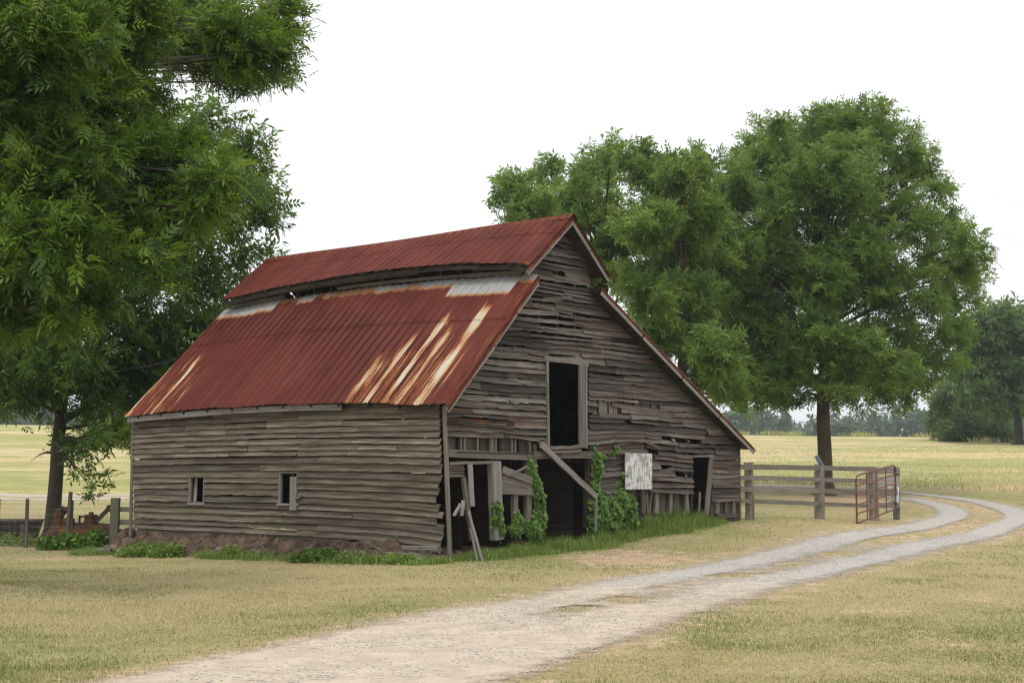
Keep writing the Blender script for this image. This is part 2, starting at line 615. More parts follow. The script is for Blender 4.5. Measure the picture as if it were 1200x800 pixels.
DIRT = [(gp(745, 655)[:2], 2.1, .75), (gp(690, 662)[:2], 1.2, .5), (gp(1040, 714)[:2], .95, .56), (gp(1165, 702)[:2], .8, .58), (gp(1000, 717)[:2], .8, .42), (gp(880, 745)[:2], .7, .40), (gp(1080, 775)[:2], .5, .42),
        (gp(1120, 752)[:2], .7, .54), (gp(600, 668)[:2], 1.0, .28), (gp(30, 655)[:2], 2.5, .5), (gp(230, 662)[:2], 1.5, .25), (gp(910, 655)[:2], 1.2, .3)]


def dirt_shade_at(x, y):
    d = 0
    for (c, r, a) in DIRT:
        # wide across the view, as the scraped places lie
        d = np.maximum(d, a * np.exp(-(((x - c[0]) / r) ** 2 + ((y - c[1]) / (r * 1.5)) ** 2)))
    u = road_dist(x, y).reshape(np.shape(x))
    d = np.maximum(d, .50 * sstep(3.1, 1.7, u))
    d = np.maximum(d, .34 * sstep(13.2, 12.2, x - 0 * y + 40) if False else d)
    # bare soil, standing in for the shade of both trees; trodden soil under barn
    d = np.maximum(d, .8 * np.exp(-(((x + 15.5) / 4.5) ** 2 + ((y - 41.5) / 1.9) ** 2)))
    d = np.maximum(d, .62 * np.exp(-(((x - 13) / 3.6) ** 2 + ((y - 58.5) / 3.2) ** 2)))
    rel = np.stack([x - BC[0], y - BC[1]], -1)
    w = rel @ uR; s = rel @ uL
    inside = sstep(-.9, -.2, w) * sstep(11.2, 10.6, w) * sstep(-.15, .3, s) * sstep(11.6, 10.9, s)
    return np.maximum(d, inside)


def geom(a, b, first, ratio):
    out = [a]
    st = first
    while abs(out[-1] - a) < abs(b - a):
        out.append(out[-1] + math.copysign(st, b - a))
        st *= ratio
    return out


gx = np.array(sorted(set(geom(-30, -3000, .6, 1.16)[1:] + list(np.arange(-30, 30.01, .3)) + geom(30, 3000, .6, 1.16)[1:])))
gy = np.array(sorted(set(geom(4, -60, .8, 1.3)[1:] + list(np.arange(4, 70.01, .3)) + geom(70, 4000, .5, 1.05)[1:])))
X, Y = np.meshgrid(gx, gy)
Z = gz(X, Y)
V = np.stack([X.ravel(), Y.ravel(), Z.ravel()], 1)
ni, nj = X.shape
idx = np.arange(ni * nj).reshape(ni, nj)
Fq = np.stack([idx[:-1, :-1].ravel(), idx[:-1, 1:].ravel(), idx[1:, 1:].ravel(), idx[1:, :-1].ravel()], 1)
field = sstep(64.3, 67.5, Y + (vn(X, Y, 2.0, 3) - .5) * 1.2 + sstep(-14, -18, X) * 0) * sstep(-400, -300, X)
field = np.where(Y > 64, field, 0)
colr = np.stack([dirt_shade_at(X, Y).ravel(), field.ravel(), green_at(X, Y).ravel()], 1)
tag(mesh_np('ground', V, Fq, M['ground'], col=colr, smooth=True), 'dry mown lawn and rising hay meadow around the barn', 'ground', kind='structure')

# driveway sheet
us = np.linspace(-2.9, 2.9, 59)
RCs, RNs = RC[::1], RN[::1]
PX = RCs[:, None, 0] + RNs[:, None, 0] * us[None]
PY = RCs[:, None, 1] + RNs[:, None, 1] * us[None]
PZ = gz(PX, PY) + .016
cov = road_cover(np.repeat(us[None], len(RCs), 0), PX, PY)
dust = np.clip(sstep(27, 17, PY) * (.35 + .9 * fbm(PX, PY, 3.5, 77)) + .12, 0, 1)
# the dust lies between the wheel tracks and over the apron's lower side
dust = np.clip(dust + .25 * np.exp(-(us[None] / .4) ** 2), 0, 1)
idx = np.arange(PX.size).reshape(PX.shape)
Fq = np.stack([idx[:-1, :-1].ravel(), idx[:-1, 1:].ravel(), idx[1:, 1:].ravel(), idx[1:, :-1].ravel()], 1)
tag(mesh_np('gravel_driveway', np.stack([PX.ravel(), PY.ravel(), PZ.ravel()], 1), Fq, M['gravel'], col=np.stack([cov.ravel(), dust.ravel(), 0 * cov.ravel()], 1), smooth=True),
    'pale gravel farm track with a grassy middle curving past the barn', 'driveway', kind='structure')

# loose stones on it
n = 26000
k = rng.integers(0, int(np.argmax(RC[:, 1] > 40)), n)
u = rng.normal(0, 1.0, n)
px_, py_ = RC[k, 0] + RN[k, 0] * u, RC[k, 1] + RN[k, 1] * u
keep = (rng.random(n) < road_cover(u, px_, py_) * (.25 + 1.1 * (vn(px_, py_, 1.2, 4) > .45))) & (py_ > 10)
px_, py_ = px_[keep], py_[keep]
n = len(px_)
oc = np.array([(1, 0, 0), (0, 1, 0), (-1, 0, 0), (0, -1, 0), (0, 0, .7), (0, 0, -.4)], float)
of = np.array([(0, 1, 4), (1, 2, 4), (2, 3, 4), (3, 0, 4), (1, 0, 5), (2, 1, 5), (3, 2, 5), (0, 3, 5)])
sz = rng.uniform(.005, .014, n) * (1 + .012 * py_)
an = rng.random(n) * 6.28
vv = oc[None] * sz[:, None, None] * rng.uniform(.6, 1.3, (n, 6, 1))
ca, sa = np.cos(an)[:, None], np.sin(an)[:, None]
vv = np.stack([vv[..., 0] * ca - vv[..., 1] * sa, vv[..., 0] * sa + vv[..., 1] * ca, vv[..., 2]], -1)
vv += np.stack([px_, py_, gz(px_, py_) + .018], 1)[:, None]
tag(mesh_np('loose_gravel', vv.reshape(-1, 3), (of[None] + np.arange(n)[:, None, None] * 6).reshape(-1, 3), M['stone']), 'loose grey stones lying on the gravel track', 'gravel', kind='stuff')

# ================================================================== THE BARN
barn = empty('barn', (BC[0], BC[1], 0), 'leaning old board barn with red rusty tin roof and raised monitor', 'barn', TH)


def tint(r=None, gch=0.0, b=0.0):
    return ((R_.gauss(.5, .15) if r is None else r), gch, b)


WP = [(R_.uniform(0, 6), R_.uniform(.5, 1.6)) for _ in range(12)]


def wv(x, f=1.0, k=0):
    return sum(math.sin(x * f * w * 2 + ph + k * 1.7) for ph, w in WP[k % 8:k % 8 + 4]) / 4


def board(mb, mp, a0, a1, h, ht, thick=.025, tilt=.02, c=None, ragged=.008, warp=None, endjit=.0, limit=None, sag=0.0, d=0.0, skew=0.0, bend=0.0):
    """one weatherboard: bowed, ragged along its lower edge, tilted out at the bottom"""
    L = a1 - a0
    if L < .06: return
    n = max(2, int(L / .16))
    c = c or tint()
    u0 = R_.random() * 60
    k = R_.randrange(100)
    P = []; UV = []
    e0 = R_.uniform(-endjit, endjit); e1 = R_.uniform(-endjit, endjit)
    kn = [R_.gauss(0, ragged) for _ in range(n + 1)]
    kt = [R_.gauss(0, ragged * .5) for _ in range(n + 1)]
    for i in range(n + 1):
        f = i / n
        a = a0 + L * f
        hb = h + kn[i] + wv(a + k, .7, k) * ragged * 1.2 - sag * math.sin(f * math.pi) + skew * (f - .5)
        hh = h + ht + kt[i] - sag * math.sin(f * math.pi) + skew * (f - .5)
        if warp:
            q = warp(a, h); hb += q; hh += q
        bo = abs(wv(a + k, .5, k + 3)) * bend
        row = []
        aa = [a, a, a, a]
        if i == 0: aa = [a + e0, a - e0, a - e0, a + e0]
        if i == n: aa = [a + e1, a - e1, a - e1, a + e1]
        for av, hv, dv in ((aa[0], hb, d + tilt + bo), (aa[0], hb, d + tilt + thick + bo), (aa[1], hh, d + thick), (aa[2], hh, d), (aa[3], hb, d + tilt + bo)):
            if limit:
                lo, hi = limit(hv)
                av = min(max(av, lo), hi)
            row.append(mp(av, hv, dv))
        P.append(row)
        UV.append([(u0 + a - a0, v) for v in (-.03, 0, ht, ht + .03, 2 * ht)])
    mb.grid(P, UV, c)
    for r, fl in ((P[0], 0), (P[-1], 1)):
        q = r[:4]
        mb.face(q if fl else q[::-1], [(u0, 0), (u0, .03), (u0 + .03, ht), (u0, ht)], c)


def cut(a0, a1, holes):
    seg = [(a0, a1)]
    for h0, h1 in holes:
        out = []
        for s0, s1 in seg:
            if h1 <= s0 or h0 >= s1: out.append((s0, s1)); continue
            if h0 > s0: out.append((s0, h0))
            if h1 < s1: out.append((h1, s1))
        seg = out
    return seg


def split(a0, a1, lo, hi):
    out = []
    a = a0
    while a1 - a > hi:
        n = a + R_.uniform(lo, hi)
        if a1 - n < lo * .4: break
        out.append((a, n)); a = n
    out.append((a, a1))
    return out


LEN = 10.45          # length of the barn along its side wall


def lean(z): return -.056 * z


def mg(a, h, d): return (a, -d, h)                        # gable wall
def ms(a, h, d): return (lean(h) - d, a, h)               # side wall


# roof profile measured on the gable
PEAK, LUT, RUT = (3.49, 7.33), (2.0, 6.08), (4.83, 6.11)
LLT, LLE, RLT, RLE = (2.36, 5.92), (-.43, 3.07), (4.52, 5.84), (10.84, 2.31)
MLW, MRW = 2.32, 4.56                                       # monitor walls


def under(w):
    """underside of the roof at w, on the gable"""
    if w < MLW: return LLT[1] + (w - LLT[0]) * (LLT[1] - LLE[1]) / (LLT[0] - LLE[0]) - .06
    if w > MRW: return RLT[1] + (w - RLT[0]) * (RLE[1] - RLT[1]) / (RLE[0] - RLT[0]) - .06
    if w < PEAK[0]: return PEAK[1] - (PEAK[0] - w) * (PEAK[1] - LUT[1]) / (PEAK[0] - LUT[0]) - .06
    return PEAK[1] - (w - PEAK[0]) * (PEAK[1] - RUT[1]) / (RUT[0] - PEAK[0]) - .06


_ws = np.linspace(-.25, 10.66, 700)
_us = np.array([under(w) for w in _ws])


def gl(h):
    """extent of the gable at height h"""
    ok = _ws[_us > h]
    lo = max(ok.min() if len(ok) else 3.49, lean(h) + .02)
    return lo, (ok.max() if len(ok) else 3.49)


def GR(x0, y0, x1, y1):
    a0, hA = g(x0, (y0 + y1) / 2); a1, _ = g(x1, (y0 + y1) / 2)
    xm = (x0 + x1) / 2
    return (a0, a1, g(xm, y1)[1], g(xm, y0)[1])


loft = GR(637, 425, 684, 525)
big = GR(627, 534, 689, 640)
rdoor = GR(810, 535, 831, 610)
sign = GR(726, 531, 757, 573)
holes = [(-.4, 2.72, -1, 2.40), (loft[0], loft[1], loft[2], loft[3] + .02), (big[0] - .05, big[1] + .02, -1, loft[2]), (4.4, 5.72, -1, 1.12), (5.6, sign[1], -1, sign[2]),
         (sign[1] - .05, rdoor[0] + .05, -1, 1.22), (rdoor[0], rdoor[1], -1, rdoor[3]), (rdoor[1] - .1, 11, -1, .97)]
gaps = [GR(*q) for q in ((773, 515, 785, 521.5), (788, 514, 804, 521.5), (806, 514, 819, 520), (757, 529, 769, 535), (772, 546, 786, 552), (789, 552, 800, 556.5), (802, 551, 808, 557),
                         (757, 541, 761, 556), (697, 472, 726, 486), (728, 473, 771, 481), (693, 439, 741, 443), (729, 489, 736, 498),
                         (645, 317, 660, 321.5), (665, 335, 673, 337.5), (640, 341, 660, 345), (634, 354, 655, 357.5), (633, 360, 647, 364), (646, 365, 670, 368), (654, 371, 678, 374),
                         (661, 379, 674, 382), (600, 408, 636, 411), (662, 387, 694, 389.5), (617, 392, 632, 394.5), (627, 348, 633, 352), (616, 432, 633, 434), (650, 399, 676, 401),
                         (684, 428, 687, 470), (683, 484, 688, 500), (715, 486, 745, 488))]


def gwarp(a, h):
    z = .05 * wv(a * .45 + h * .3, 1.0, 1) + .012 * wv(a * 1.3 + h, 1.0, 2)
    if 4.3 < a < 8.8 and h < 3.3:                             # the boards arch between the big door and the small one
        z += .10 * math.sin((a - 4.3) / 4.5 * math.pi) * max(0, 1 - abs(h - 2.2) / 1.1)
    return z


gw = MB()
h = .93
row = 0
while h < 7.2:
    ht = R_.uniform(.085, .165)
    if h > 5.4: ht *= .8
    lo, hi = gl(h + ht * .4)
    hs = [(q[0], q[1]) for q in holes if q[2] - ht * .35 < h + ht * .35 < q[3]] + [(q[0], q[1]) for q in gaps if q[3] - q[2] > .085 and h <= (q[2] + q[3]) / 2 + (.0 if q[3] - q[2] < .2 else min(max(h + ht / 2 - (q[2] + q[3]) / 2, -(q[3] - q[2]) * .4), (q[3] - q[2]) * .4)) < h + ht]
    thin = [q for q in gaps if q[3] - q[2] <= .085 and h <= (q[2] + q[3]) / 2 < h + ht]
    for (s0, s1) in cut(lo, hi, hs):
        for (b0, b1) in split(s0, s1, .7, 2.6):
            nar = 1.16 if R_.random() < .52 else R_.uniform(.80, .97)
            if any(b0 < (q[0] + q[1]) / 2 < b1 for q in thin): nar = R_.uniform(.5, .72)
            if R_.random() < .07: nar = R_.uniform(.7, .9)
            gold = 0.0
            if R_.random() < .25: gold = R_.uniform(.15, .5)
            if R_.random() < .06: gold = .75
            if b0 > 5.5 and 3.3 < h < 5 and R_.random() < .5: gold = R_.uniform(.45, .8)
            if b1 < 3 and h < 2.9: gold = R_.uniform(.4, .85)
            if h < 2.6 and b0 > 4 and R_.random() < .5: gold = R_.uniform(.3, .7)
            rag = R_.choice((.003, .004, .006, .010))
            board(gw, mg, b0 + .004, b1 - .004, h, ht * nar, R_.uniform(.018, .032), R_.uniform(.03, .075), tint(R_.gauss(.5, .24), gold, .0), rag, gwarp, .015, gl,
                  sag=R_.uniform(-.012, .02), d=R_.uniform(0, .02), skew=R_.gauss(0, .018), bend=R_.choice((0, .015, .04)))
    h += ht
# the loose plank hanging across the broken window, and other slipped ones
for (x0, y0, x1, y1, wd) in ((715, 473, 778, 487, .11), (700, 486, 735, 489, .09), (630, 359, 668, 368, .07), (598, 408, 640, 417, .08), (633, 352, 668, 349, .09), (752, 516, 772, 526, .07),
                             (760, 557, 786, 550, .12), (560, 497, 590, 498, .06), (735, 517, 716, 523, .07), (640, 322, 676, 330, .07)):
    p = g(x0, y0); q = g(x1, y1)
    gw.bar((p[0], -.06, p[1]), (q[0], -.075, q[1]), wd, .022, (0, 0, 1), tint(R_.uniform(.5, .75), R_.uniform(0, .3)), 5, .006)
gw.build('gable_wall', M['gable'], barn)

# side wall rows
side = MB()
W1 = (7.72, 8.30, 1.02, 1.66)
W2 = (4.40, 5.04, 1.05, 1.72)


def swarp(s, h):
    z = .025 * wv(s * .3 + h * .25, 1.0, 4) + .10 * math.sin(min(max(s / LEN, 0), 1) * math.pi) * (h / 3) * .6
    return z - .16 * math.exp(-s / 1.5) * max(0, 1 - h / 2.6)


h = .36
while h < 3.06:
    up = h > 2.05
    ht = R_.uniform(.115, .135) if up else R_.uniform(.125, .165)
    ends = .03 if up else R_.choice((.02, .03, .05, .05, .12, .22))
    hs = [(q[0], q[1]) for q in (W1, W2) if q[2] - ht * .3 < h + ht * .4 < q[3]]
    for (s0, s1) in cut(ends, LEN + .02 * (3 - h) + .05, hs):
        for (b0, b1) in split(s0, s1, .8 if up else 2.0, 2.9 if up else 6.0):
            br = R_.gauss(.62, .17) if up else R_.gauss(.42, .16)
            board(side, ms, b0 + .004, b1 - .004, h, ht * (1.22 if R_.random() < .48 else R_.uniform(.86, .96)), .026, R_.uniform(.035, .065), tint(br, R_.choice((0, 0, .1, .2, .45)) if not up else R_.choice((0, 0, .1)), R_.uniform(.0, .28) if not up else R_.uniform(0, .12)),
                  .0028 if up else R_.choice((.003, .004, .007)), swarp, .012, None, sag=R_.uniform(-.008, .012), bend=R_.choice((0, 0, .015)), skew=R_.uniform(-.012, .012))
    h += ht
# two broad boards up under the eave, in its shelter
board(side, ms, .05, LEN, 3.04, .12, .02, .01, tint(.35), .004, swarp)
side.build('side_wall', M['side'], barn)

# back gable, far side wall and inner linings: plain dark boarding with a few openings
bk = MB()
h = .3
while h < 7.15:
    ht = R_.uniform(.16, .2)
    lo, hi = gl(h + ht * .4)
    hs = [(9.3, 9.9)] if 1.0 < h < 1.9 else []
    for s0, s1 in cut(lo, hi, hs):
        for b0, b1 in split(s0, s1, 2, 4.5):
            board(bk, lambda a, hh, d: (a, (LEN - .12 if hh < 5.7 else 9.90) + d, hh), b0, b1, h, ht * 1.2, .02, .015, tint(.45), .005, None, 0, gl)
    h += ht
bk.build('back_gable_wall', M['inner'], barn)
fs = MB()
q = np.array(BC)
r_ = ray(335, 563)
_t1 = (10.62 + BC.dot(uR)) / r_[:2].dot(uR)
FS, FH = -BC.dot(uL) + _t1 * r_[:2].dot(uL), 1.7 + _t1 * r_[2]
h = .5
while h < 2.4:
    ht = R_.uniform(.14, .18)
    hs = [(FS - .35, FS + .25)] if FH - .75 < h + .08 < FH + .35 else []
    for s0, s1 in cut(.05, LEN, hs):
        for b0, b1 in split(s0, s1, 2, 4.5):
            board(fs, lambda a, hh, d: (10.64 + d, a, hh), b0, b1, h, ht * 1.2, .02, .02, tint(.5), .008)
    h += ht
fs.build('far_side_wall', M['gable'], barn)


# ---- roof sheets
def bowz(kind, s):
    f = min(max((s + .35) / (LEN + .35), 0), 1)
    if kind == 'ue': return .30 * math.sin(f ** .8 * math.pi) ** .8
    if kind == 'lt': return .14 * math.sin(f * math.pi)
    if kind == 'le': return .11 * math.sin(f * math.pi) - .05 * math.exp(-((f - .06) / .12) ** 2) + .04
    return .015 * math.sin(f * 9)


def roof_sheet(name, top, bot, s0, s1, s0b, s1b, kt, kb, patt, pitch_w=.26, side_sign=1):
    """a ribbed sheet-metal slope from the line 'top' to the line 'bot'"""
    ss = []
    s = 0.0
    Ls = s1 - s0
    while s < Ls:
        for o, hh in ((0, 0), (.03, 0), (.062, 0), (.095, .0), (.112, .028), (.128, .028), (.145, 0), (.18, 0), (.22, 0)):
            if s + o <= Ls: ss.append((s + o, hh))
        s += pitch_w
    ss.append((Ls, 0))
    dw, dz = bot[0] - top[0], bot[1] - top[1]
    SL = math.hypot(dw, dz)
    nx, nz = -dz / SL, dw / SL
    if nz < 0: nx, nz = -nx, -nz
    vs = []
    lap = SL * .36
    v = 0
    nv = 26
    for i in range(nv + 1): vs.append(SL * i / nv)
    vs = sorted(set(vs + [lap - .002, lap + .002]))
    P = []; UV = []; C = []
    for v in vs:
        f = v / SL
        off = .010 if v < lap else 0.0
        for (sr, hh) in ss:
            fs_ = sr / Ls
            s = (s0 + fs_ * Ls) * (1 - f) + (s0b + fs_ * (s1b - s0b)) * f
            # every sheet ends a little differently along the eave
            pan = math.floor(sr / .78)
            jit = (_hash(pan) - .5) * .05 * f ** 6
            z = top[1] + dz * f + bowz(kt, s) * (1 - f) + bowz(kb, s) * f
            ww = top[0] + dw * f + dw / SL * jit
            z += dz / SL * jit
            hh2 = hh + off + .006 * math.sin(s * 3.1 + v * 1.3) + .004 * math.sin(v * 5 + s)
            P.append((ww + nx * hh2, s, z + nz * hh2))
            UV.append((s + 3, v))
            C.append(patt(s, v, SL))
    ni, nj = len(vs), len(ss)
    idx = np.arange(ni * nj).reshape(ni, nj)
    Fq = np.stack([idx[:-1, :-1].ravel(), idx[:-1, 1:].ravel(), idx[1:, 1:].ravel(), idx[1:, :-1].ravel()], 1)
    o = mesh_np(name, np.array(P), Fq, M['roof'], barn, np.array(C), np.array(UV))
    return o


def _hash(i):
    x = math.sin(i * 127.1 + 3.3) * 43758.5453
    return x - math.floor(x)


def sm(a, b, x):
    t = min(max((x - a) / (b - a), 0), 1)
    return t * t * (3 - 2 * t)


def lower_pat(s, v, SL):
    f = v / SL
    r = 0
    # the bare runs: by the gable end, and by the far end
    edge = 2.75 - .55 * (1 - f)
    for c_, wd_, f0_, am in ((2.55, .10, .55, .95), (2.28, .05, .62, .7), (1.98, .12, .40, 1.0), (1.72, .05, .5, .7), (1.42, .13, .28, 1.05), (1.05, .10, .36, .95), (.82, .05, .3, .75), (.42, .17, .22, 1.1), (.14, .05, .5, .75),
                             (9.42, .08, .45, 1.05), (9.12, .05, .5, .75), (8.78, .05, .55, .72), (9.75, .06, .3, .75)):
        q_ = math.exp(-(abs(s - c_) / (wd_ * 1.25)) ** 3) * sm(f0_ - .14, f0_ + .12, f) * am * (.9 + .12 * math.sin(f * 17 + c_ * 5))
        r = max(r, q_)
    r = max(r, .62 * sm(2.85, 2.5, s) * sm(.0, .25, s) * sm(.30, .75, f))
    r = max(r, .55 * sm(8.5, 9.0, s) * sm(.3, .8, f))
    if s > 10.36: r = .9
    gch = 0
    top = sm(.62, .12, v)
    if s < 1.95 and s > .05: gch = 1.25 * sm(.85, .30, v)
    elif s > 8.0: gch = 1.05 * sm(.70, .2, v) * (.75 + .4 * _hash(math.floor(s / .48)))
    elif s > 6.3: gch = sm(.5, .1, v) * (1.05 if _hash(math.floor(s / .6) + 7) > .55 else .55)
    else: gch = sm(.55, .08, v) * (.55 + .35 * _hash(math.floor(s / .5)))
    b = .2 * f ** 3
    if s < .12: b = .25 + .3 * sm(.1, -.3, s)
    return (r, gch, b)


def upper_pat(s, v, SL):
    return (.05, 0, .15 + .25 * sm(-.1, -.35, s) + .25 * sm(.8, 1, v / SL))


def right_pat(s, v, SL):
    return (.2, 0, .3)


OV = -.40
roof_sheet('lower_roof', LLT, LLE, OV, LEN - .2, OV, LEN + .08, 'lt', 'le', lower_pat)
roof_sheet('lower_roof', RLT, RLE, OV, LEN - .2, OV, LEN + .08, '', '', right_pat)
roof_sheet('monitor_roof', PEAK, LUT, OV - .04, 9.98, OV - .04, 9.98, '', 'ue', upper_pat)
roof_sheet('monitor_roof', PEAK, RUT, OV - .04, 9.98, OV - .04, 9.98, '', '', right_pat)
# ridge cap: a bent strip
rg = MB()
for sgn, e in ((-1, LUT), (1, RUT)):
    dx = sgn * .14
    sl = (PEAK[1] - e[1]) / abs(PEAK[0] - e[0])
    nseg = 24
    P = [[(PEAK[0], OV - .06 + (10.06 - OV) * i / nseg, PEAK[1] + .040 + bowz('', i * .4)), (PEAK[0] + dx, OV - .06 + (10.06 - OV) * i / nseg, PEAK[1] + .036 - abs(dx) * sl + bowz('', i * .4))] for i in range(nseg + 1)]
    rg.grid(P, [[(i * .4, 0), (i * .4, .14)] for i in range(nseg + 1)], (.15, 0, .6))
rg.build('ridge_cap', M['roof'], barn)

# decking under the sheets, rakes, flanges
for nm, A, B, k1, k2, sE in (('roof_deck', LLT, LLE, 'lt', 'le', LEN - .1), ('roof_deck', RLT, RLE, '', '', LEN - .1), ('roof_deck', PEAK, LUT, '', 'ue', 9.9), ('roof_deck', PEAK, RUT, '', '', 9.9)):
    dk = MB()
    SL = math.hypot(B[0] - A[0], B[1] - A[1])
    nb = int(SL / .19)
    for i in range(nb):
        f0, f1 = i / nb, (i + .88) / nb
        if nm == 'roof_deck' and i == nb - 1: f1 = .97
        P = []
        nseg = 12
        for j in range(nseg + 1):
            s = OV + .03 + (sE - OV) * j / nseg
            row = []
            for f, dd in ((f0, -.018), (f1, -.018), (f1, -.045), (f0, -.045), (f0, -.018)):
                z = A[1] + (B[1] - A[1]) * f + bowz(k1, s) * (1 - f) + bowz(k2, s) * f
                row.append((A[0] + (B[0] - A[0]) * f, s, z + dd))
            P.append(row)
        u0 = R_.random() * 40
        dk.grid(P, [[(u0 + j * .9, v) for v in (0, .17, .2, .37, .4)] for j in range(nseg + 1)], tint(.5))
        dk.face([P[0][0], P[0][1], P[0][2], P[0][3]], [(0, 0), (.17, 0), (.17, .03), (0, .03)], tint(.5))
    # rafters under the boards, their tails at the eave
    for j in range(0, 12):
        s = .12 + j * .9
        if s > sE: break
        dz1, dz2 = bowz(k1, s), bowz(k2, s)
        dk.bar((A[0], s, A[1] - .11 + dz1), (A[0] + (B[0] - A[0]) * .985, s, A[1] + (B[1] - A[1]) * .985 - .11 + dz2), .11, .05, (0, 0, 1), tint(.45))
    dk.build(nm, M['inner'], barn)

for A, B, k1, k2, lit in ((LLT, LLE, 'lt', 'le', .8), (RLT, RLE, '', '', .8), (PEAK, LUT, '', 'ue', .75), (PEAK, RUT, '', '', .75)):
    rk = MB(); fl = MB()
    left_ = B[0] < A[0]
    d = np.array((B[0] - A[0], B[1] - A[1])); SL = np.hypot(*d); d = d / SL
    n = (4 if SL > 3 else 2)
    for i in range(n):
        f0, f1 = i / n + .004, (i + 1) / n - .004
        z0 = A[1] + (B[1] - A[1]) * f0 + bowz(k1, OV) * (1 - f0) + bowz(k2, OV) * f0
        z1 = A[1] + (B[1] - A[1]) * f1 + bowz(k1, OV) * (1 - f1) + bowz(k2, OV) * f1
        rk.bar((A[0] + (B[0] - A[0]) * f0, OV + .012, z0 - (.165 if left_ else .105) + R_.uniform(-.01, .01)), (A[0] + (B[0] - A[0]) * f1, OV + .012, z1 - (.165 if left_ else .105) + R_.uniform(-.015, .015)), .10 if left_ else .085, .024, (0, 0, 1), tint(R_.uniform(.55, .8), R_.uniform(0, .2)), 3)
    P = []
    UVf = []
    for i in range(25):
        f = i / 24
        z = A[1] + (B[1] - A[1]) * f + bowz(k1, OV) * (1 - f) + bowz(k2, OV) * f
        w = A[0] + (B[0] - A[0]) * f
        jag = R_.uniform(0, .012)
        P.append([(w, OV - .008, z + .018), (w, OV - .022, z - .03), (w, OV - .018, z - (.155 if left_ else .06) + jag)])
        UVf.append([(.1, f * SL), (.16, f * SL), (.2, f * SL)])
    fl.grid(P, UVf, (.12, 0, .55))
    rk.build('rake_board', M['pale'], barn)
    fl.build('rake_flashing', M['roof'], barn)
# fascia boards along the side eaves
fa = MB()
segs = [(2.75, 6.4), (6.42, LEN + .05)]
for s0, s1 in segs:
    n = 6
    P = []
    for i in range(n + 1):
        s = s0 + (s1 - s0) * i / n
        z = LLE[1] - .03 + bowz('le', s)
        w = LLE[0] + .06
        P.append([(w, s, z - .125), (w, s, z), (w + .022, s, z), (w + .022, s, z - .125), (w, s, z - .125)])
    fa.grid(P, [[(s0 + i * .6, v) for v in (0, .12, .14, .26, .28)] for i in range(n + 1)], tint(.62, .05))
fa.build('fascia_board', M['pale'], barn)
fa = MB()
for a, b in (((LUT[0] + .05, LUT[1] - .05), .4),):
    n = 16
    P = []
    for i in range(n + 1):
        s = OV + .1 + (9.8 - OV) * i / n
        z = a[1] + bowz('ue', s)
        P.append([(a[0], s, z - .09), (a[0], s, z), (a[0] + .022, s, z), (a[0] + .022, s, z - .09), (a[0], s, z - .09)])
    fa.grid(P, [[(i * .6, v) for v in (0, .12, .14, .26, .28)] for i in range(n + 1)], tint(.3))
fa.build('eave_board', M['inner'], barn)

# clerestory slats under the monitor eaves
for side_w, kt, nm, basez, pr in ((MLW, 'lt', 'clerestory_slats', 5.86, .93), (MRW, '', 'clerestory_slats', 5.80, .97)):
    cl = MB()
    for k in range(4 if side_w == MLW else 5):
        for b0, b1 in split(.02, 9.95, 1.0, 2.4):
            if R_.random() > pr: continue
            if side_w == MLW and k in (1, 3) and b1 > 5.5 and R_.random() < .35: continue
            m = (b0 + b1) / 2
            z0 = basez + k * .105 + bowz(kt, b0) + (bowz('ue', b0) - bowz(kt, b0)) * k / 5 * (side_w == MLW)
            z1 = basez + k * .105 + bowz(kt, b1) + (bowz('ue', b1) - bowz(kt, b1)) * k / 5 * (side_w == MLW)
            zm = basez + k * .105 + bowz(kt, m) + (bowz('ue', m) - bowz(kt, m)) * k / 5 * (side_w == MLW)
            hw = R_.uniform(.07, .10) if side_w == MLW else R_.uniform(.095, .112)
            cl.bar((side_w, b0, z0), (side_w, m, zm), hw, .02, (0, 0, 1), tint(.55), 2, .004)
            cl.bar((side_w, m, zm), (side_w, b1, z1), hw, .02, (0, 0, 1), tint(.55), 2, .004)
    cl.build(nm, M['post'] if side_w == MLW else M['inner'], barn)
cs = empty('clerestory', (0, 0, 0), None, None)
cs.parent = barn
for j in range(17):
    s = .06 + j * .61
    for w, kt, bo in ((MLW + .045, 'lt', .72), (MRW - .045, '', 0)):
        if bo == 0 and j % 2: continue
        m_ = MB()
        m_.bar((w, s, 5.7 + bowz(kt, s)), (w, s, min(under(MLW), under(MRW)) - .10 + bowz('ue', s) * bo), .05, .05, (0, 1, 0), tint(.6))
        m_.build('stud', M['inner'], cs)

# corner boards and posts
cpst = MB()
cpst.bar((.03, -.055, .02), (lean(3.05), -.06, 3.06), .085, .05, (1, 0, 0), tint(.72, .05), 8, .006)
cpst.bar((.10, .02, .1), (lean(3.0) + .07, .02, 3.0), .07, .06, (1, 0, 0), tint(.4), 3)
cpst.build('corner_post', M['post'], barn)
cpst = MB()
cpst.bar((lean(.2) - .05, LEN + .25, .18), (lean(3.1) - .05, LEN + .02, 3.12), .10, .03, (0, 1, 0), tint(.6, .0, .3), 4, .006)
cpst.build('corner_post', M['post'], barn)
cpst = MB()
cpst.bar((10.66, -.03, .55), (10.66, -.03, 2.38), .07, .05, (1, 0, 0), tint(.35), 4, .004)
cpst.build('corner_post', M['gable'], barn)

# studs and framing behind the gable boards
st = MB()
for w in np.arange(.4, 10.6, .62):
    z1 = under(w) - .1
    z0 = 2.1 if w < 4.5 else 1.0
    if loft[0] - .02 < w < loft[1]: z0 = 4.2
    if rdoor[0] - .05 < w < rdoor[1] + .1: z0 = 2.2
    if z1 > z0: st.bar((w, .06, z0), (w, .06, z1), .09, .07, (1, 0, 0), tint(.5))
st.build('wall_studs', M['inner'], barn)
